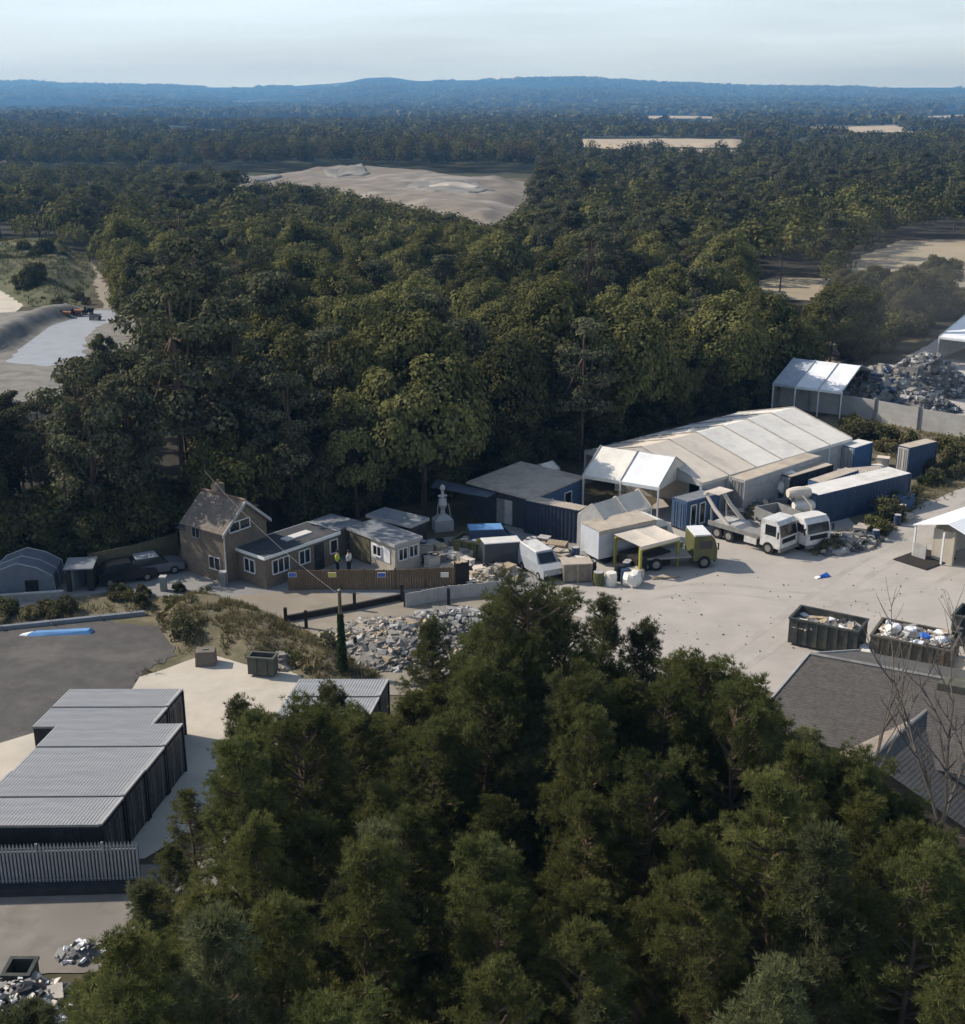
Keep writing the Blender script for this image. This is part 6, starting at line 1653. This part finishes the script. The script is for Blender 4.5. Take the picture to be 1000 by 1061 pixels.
# ------------------------------------------------------------------ small clutter, marks on the yard, dust
def clut_box(m):
    def f(T):
        mb = MB(); a, b, h = rnd.uniform(.3, .6), rnd.uniform(.25, .45), rnd.uniform(.4, .9)
        mb.hexa([(-a, -b, 0), (a, -b, 0), (a, b, 0), (-a, b, 0), (-a * .97, -b, h), (a, -b * .95, h), (a * .96, b, h * .97), (-a, b, h)]); mb.build('box', m, T)
        mb = MB(); mb.box(-a - .03, a + .03, -b - .03, b + .03, h + .002, h + .06); mb.build('lid', rnd.choice([m, LGREY, DUSTROOF]), T)
    return f
def clut_tyre(T):
    mb = MB(); n = rnd.randint(2, 4)
    for i in range(n):
        r = rnd.uniform(.36, .42); vs = []; o = rnd.uniform(-.05, .05)
        for j in range(14):
            for k in range(6):
                a = 2 * math.pi * j / 14; b = 2 * math.pi * k / 6; q = r - .12 + .12 * math.cos(b); vs.append((o + q * math.cos(a), q * math.sin(a), .12 + i * .22 + .11 * math.sin(b)))
        mb.add(vs, [(j * 6 + k, ((j + 1) % 14) * 6 + k, ((j + 1) % 14) * 6 + (k + 1) % 6, j * 6 + (k + 1) % 6) for j in range(14) for k in range(6)])
    mb.build('tyres', TYRE, T)
def clut_sheet(m):
    def f(T):
        mb = MB(); a, b = rnd.uniform(.7, 1.3), rnd.uniform(.4, .7)
        for i in range(rnd.randint(3, 6)):
            q = rnd.uniform(-.12, .12); z = i * .09; mb.hexa([(-a + q, -b, z), (a + q, -b - q, z), (a + q, b, z), (-a + q, b + q, z), (-a + q, -b, z + .07), (a + q, -b - q, z + .07), (a + q, b, z + .09), (-a + q, b + q, z + .07)])
        mb.build('sheets', m, T); mb = MB(); mb.box(-a * .7, -a * .55, -b, b, -.02, .0); mb.build('bearer', DARKWOOD, T)
    return f
def clut_drum(m):
    def f(T):
        mb = MB(); mb.tube((0, 0, 0), (0, 0, .88), .29, .29, 12); mb.tube((0, 0, .3), (0, 0, .34), .31, n=12); mb.tube((0, 0, .58), (0, 0, .62), .31, n=12); mb.build('shell', m, T)
        mb = MB(); mb.tube((0, 0, .88), (0, 0, .91), .26, n=12); mb.build('lid', LGREY, T)
    return f
KINDS_ = [('timber_crate', 'crate', 'pale timber crate', clut_box(PALLET)), ('steel_box', 'box', 'dark steel box', clut_box(GREYV)), ('tyre_stack', 'tyre stack', 'short stack of black tyres', clut_tyre),
          ('sheet_stack', 'sheet stack', 'stack of white boards', clut_sheet(W_TARP)), ('sheet_stack', 'sheet stack', 'stack of rusty tan sheets', clut_sheet(DUSTROOF)), ('oil_drum', 'drum', 'dark blue oil drum', clut_drum(NAVY)), ('plastic_tub', 'tub', 'white plastic tub', clut_box(W_TARP2))]
def clutter(poly, n, where):
    xs = [p[0] for p in poly]; ys = [p[1] for p in poly]; k = 0
    while k < n:
        px, py = rnd.uniform(min(xs), max(xs)), rnd.uniform(min(ys), max(ys))
        if not inpoly(px, py, poly): continue
        nm, cat, lab, f = rnd.choice(KINDS_); g = G(px, py); T = thing(nm, lab + ' ' + where, cat, (g.x, g.y, 0), rnd.uniform(0, 3), lab + ' ' + where); f(T); k += 1
clutter([(508, 566), (545, 560), (612, 582), (585, 598), (545, 580), (505, 580)], 40, 'in the clutter below the navy container')
clutter([(462, 588), (500, 584), (540, 600), (520, 606), (470, 600)], 18, 'by the right end of the board fence')
clutter([(775, 528), (815, 515), (825, 535), (800, 540)], 9, 'between the skip lorry and the grey trailer')
clutter([(852, 560), (905, 548), (935, 528), (945, 533), (905, 562), (860, 574)], 16, 'along the foot of the long blue container')
clutter([(868, 480), (905, 476), (922, 480), (905, 486), (880, 486)], 7, 'behind the long blue container')
clutter([(405, 572), (450, 560), (470, 575), (445, 590)], 7, 'in the shaded passage by the prefab end')
clutter([(440, 566), (470, 560), (500, 575), (480, 588), (445, 590)], 14, 'around the small olive skip')
clutter([(615, 596), (662, 590), (680, 594), (650, 600)], 6, 'behind the drum row')
TRK = mat('tyre worn yard strip', (.375, .342, .303), .95, .14, .5, stain=(.40, .365, .325), stain_amt=.8, stain_scale=.5, coord='World')
TZ = [.020]
def track(pts, w=.30, gap=1.7):
    q = [Vector(G(*p)[:2]) for p in pts]; S = []
    for i in range(len(q) - 1):
        p0 = q[max(0, i - 1)]; p1 = q[i]; p2 = q[i + 1]; p3 = q[min(len(q) - 1, i + 2)]
        for k in range(14):
            t = k / 14; S.append(.5 * ((2 * p1) + (p2 - p0) * t + (2 * p0 - 5 * p1 + 4 * p2 - p3) * t * t + (3 * p1 - p0 - 3 * p2 + p3) * t ** 3))
    TZ[0] += .003
    mb = MB()
    for off in (-gap / 2, gap / 2):
        vs = []
        for i in range(len(S) - 1):
            d = (S[i + 1] - S[i]).normalized(); n = Vector((-d.y, d.x)); ww = w * (.8 + .5 * noise.noise((S[i].x * .6, S[i].y * .6, off)))
            for s_ in (-1, 1): p = S[i] + n * (off + s_ * ww); vs.append((p.x, p.y, TZ[0]))
        mb.add(vs, [(2 * i + 1, 2 * i, 2 * i + 2, 2 * i + 3) for i in range(len(vs) // 2 - 1)])
    tag(mb.build('tyre_track', TRK), None, None, None, 'structure')
track([(1060, 530), (960, 600), (860, 620), (740, 610), (650, 620), (590, 640)]); track([(1050, 500), (930, 570), (880, 600), (800, 660), (740, 700)])
STAINM = mat('damp yard stain', (.33, .302, .272), .7, .2, 1.0, coord='World')
for pts in [] and [[(700, 640), (722, 634), (740, 640), (730, 648), (706, 648)], [(900, 600), (918, 597), (930, 603), (912, 608)], [(790, 585), (820, 582), (838, 588), (808, 594)], [(660, 655), (672, 650), (684, 656), (670, 662)], [(842, 622), (852, 619), (860, 623), (850, 627)]]:
    TZ[0] += .002; sheet('yard_stain', pts, STAINM, z=TZ[0], jag=.35, step=.35, seed=pts[0][0])
mb = MB(); rr = random.Random(77); k = 0
while k < 130:
    px, py = rr.uniform(590, 1000), rr.uniform(565, 710)
    if not inpoly(px, py, [(600, 610), (700, 585), (760, 590), (850, 585), (960, 590), (1000, 600), (1000, 640), (800, 690), (700, 700)]): continue
    g = G(px, py); s = rr.uniform(.02, .07); mb.use(rr.randrange(3)).rock((g.x, g.y, s * .3 + .03), (s, s * .8, s * .5), rr); k += 1
tag(mb.build('yard_litter', [RUBBD, RUBB, DARKWOOD]), None, None, None, 'stuff')
dm = bpy.data.materials.new('dust in the air'); dm.use_nodes = True
dn = dm.node_tree; dn.nodes.remove(dn.nodes['Principled BSDF']); dv = dn.nodes.new('ShaderNodeVolumePrincipled')
dv.inputs['Color'].default_value = (.95, .92, .88, 1); dv.inputs['Density'].default_value = .0007; dv.inputs['Absorption Color'].default_value = (1, 1, 1, 1); dn.links.new(dv.outputs[0], dn.nodes['Material Output'].inputs['Volume'])
rr = random.Random(31)
DUST = [(rr.gauss(965, 38), rr.gauss(312, 24), rr.uniform(3, 11), (lambda q: (q * rr.uniform(.8, 1.3), q * rr.uniform(.8, 1.4), q * .6))(rr.uniform(5, 13))) for _ in range(9)]
for px, py, z, r in DUST:
    g = G(px, py, z); mb = MB(); mb.ell((0, 0, 0), r, 20, 12, .05); o = mb.build('dust_haze', dm); o.location = g; tag(o, 'drifting pale dust over the far end of the yard', 'dust', None, 'stuff')

# blue cabin at the open end of the long marquee
container('blue cabin with white framed door standing at the open end of the long marquee', (712, 520), (746, 511), (704, 513), 2.5, BLUEPAN, FELT, name='blue_cabin', cat='cabin', doorm=BLUEPAN)
cb = bpy.data.objects['blue_cabin']
for x_ in (.7, 1.7): window(cb, (x_, -.03, .5), .6, 1.6, 'x', -1, 1)
HAZE, EXPO = 1.7e-4, .28

# ------------------------------------------------------------------ camera, light, air
cam = bpy.data.cameras.new('camera'); co = bpy.data.objects.new('camera', cam); COL.objects.link(co)
co.location = (0, 0, H); co.rotation_euler = (math.pi / 2 - TH, 0, 0)
cam.sensor_fit = 'VERTICAL'; cam.sensor_height = 24; cam.lens = 24 * F / 1061
cam.clip_start = .5; cam.clip_end = 40000
sc.camera = co
SUN_EL, SUN_AZ = math.radians(38), math.radians(-71)
sd = Vector((math.sin(SUN_AZ) * math.cos(SUN_EL), math.cos(SUN_AZ) * math.cos(SUN_EL), math.sin(SUN_EL)))
sl = bpy.data.lights.new('sun', 'SUN'); sl.energy = 4.3; sl.angle = math.radians(.55); sl.color = (1, .92, .81)
so = bpy.data.objects.new('sun', sl); COL.objects.link(so); so.rotation_euler = sd.to_track_quat('Z', 'Y').to_euler(); so.location = (0, 0, 60)
w = bpy.data.worlds.new('World'); sc.world = w; w.use_nodes = True
nt = w.node_tree; N = nt.nodes; L = nt.links; bg = N['Background']
sky = N.new('ShaderNodeTexSky'); sky.sky_type = 'NISHITA'; sky.sun_disc = False; sky.sun_elevation = SUN_EL; sky.sun_rotation = SUN_AZ
sky.air_density = 1.0; sky.dust_density = 1.2; sky.ozone_density = 1.2; sky.altitude = 50
tc = N.new('ShaderNodeTexCoord'); mp = N.new('ShaderNodeMapping'); mp.inputs['Scale'].default_value = (1.2, 1.2, 16); mp.inputs['Rotation'].default_value = (.02, .03, .4)
L.new(tc.outputs['Generated'], mp.inputs[0])
nz = N.new('ShaderNodeTexNoise'); nz.inputs['Scale'].default_value = 2.2; nz.inputs['Detail'].default_value = 7; nz.inputs['Roughness'].default_value = .55
L.new(mp.outputs[0], nz.inputs['Vector'])
mr = N.new('ShaderNodeMapRange'); mr.inputs[1].default_value = .38; mr.inputs[2].default_value = .68; mr.inputs[3].default_value = .56; mr.inputs[4].default_value = .92
L.new(nz.outputs[0], mr.inputs[0])
mx = N.new('ShaderNodeMix'); mx.data_type = 'RGBA'; sx = N.new('ShaderNodeSeparateXYZ'); L.new(tc.outputs['Generated'], sx.inputs[0])
el = N.new('ShaderNodeMapRange'); el.inputs[1].default_value = .10; el.inputs[2].default_value = .45; el.inputs[3].default_value = 1; el.inputs[4].default_value = .12; L.new(sx.outputs[2], el.inputs[0])
mm = N.new('ShaderNodeMath'); mm.operation = 'MULTIPLY'; L.new(mr.outputs[0], mm.inputs[0]); L.new(el.outputs[0], mm.inputs[1]); L.new(mm.outputs[0], mx.inputs[0]); L.new(sky.outputs[0], mx.inputs[6]); mx.inputs[7].default_value = (8.5, 10.1, 11.7, 1)
L.new(mx.outputs[2], bg.inputs[0]); bg.inputs[1].default_value = .095
# the air
hv = bpy.data.materials.new('haze air'); hv.use_nodes = True
nt = hv.node_tree; N = nt.nodes; N.remove(N['Principled BSDF'])
pv = N.new('ShaderNodeVolumePrincipled'); pv.inputs['Color'].default_value = (.18, .45, .93, 1); pv.inputs['Absorption Color'].default_value = (.5, .5, .5, 1); pv.inputs['Density'].default_value = HAZE
pv.inputs['Anisotropy'].default_value = .2
nt.links.new(pv.outputs[0], N['Material Output'].inputs['Volume'])
mb = MB(); mb.box(-9500, 9500, -400, 10600, -90, 262)
ho = mb.build('haze', hv); tag(ho, kind='stuff')
vs_ = sc.view_settings; vs_.view_transform = 'Standard'; vs_.look = 'None'; vs_.exposure = EXPO; vs_.gamma = 1
sc.cycles.use_denoising = True; sc.cycles.max_bounces = 5; sc.cycles.diffuse_bounces = 3; sc.cycles.volume_bounces = 0
sc.cycles.transparent_max_bounces = 4
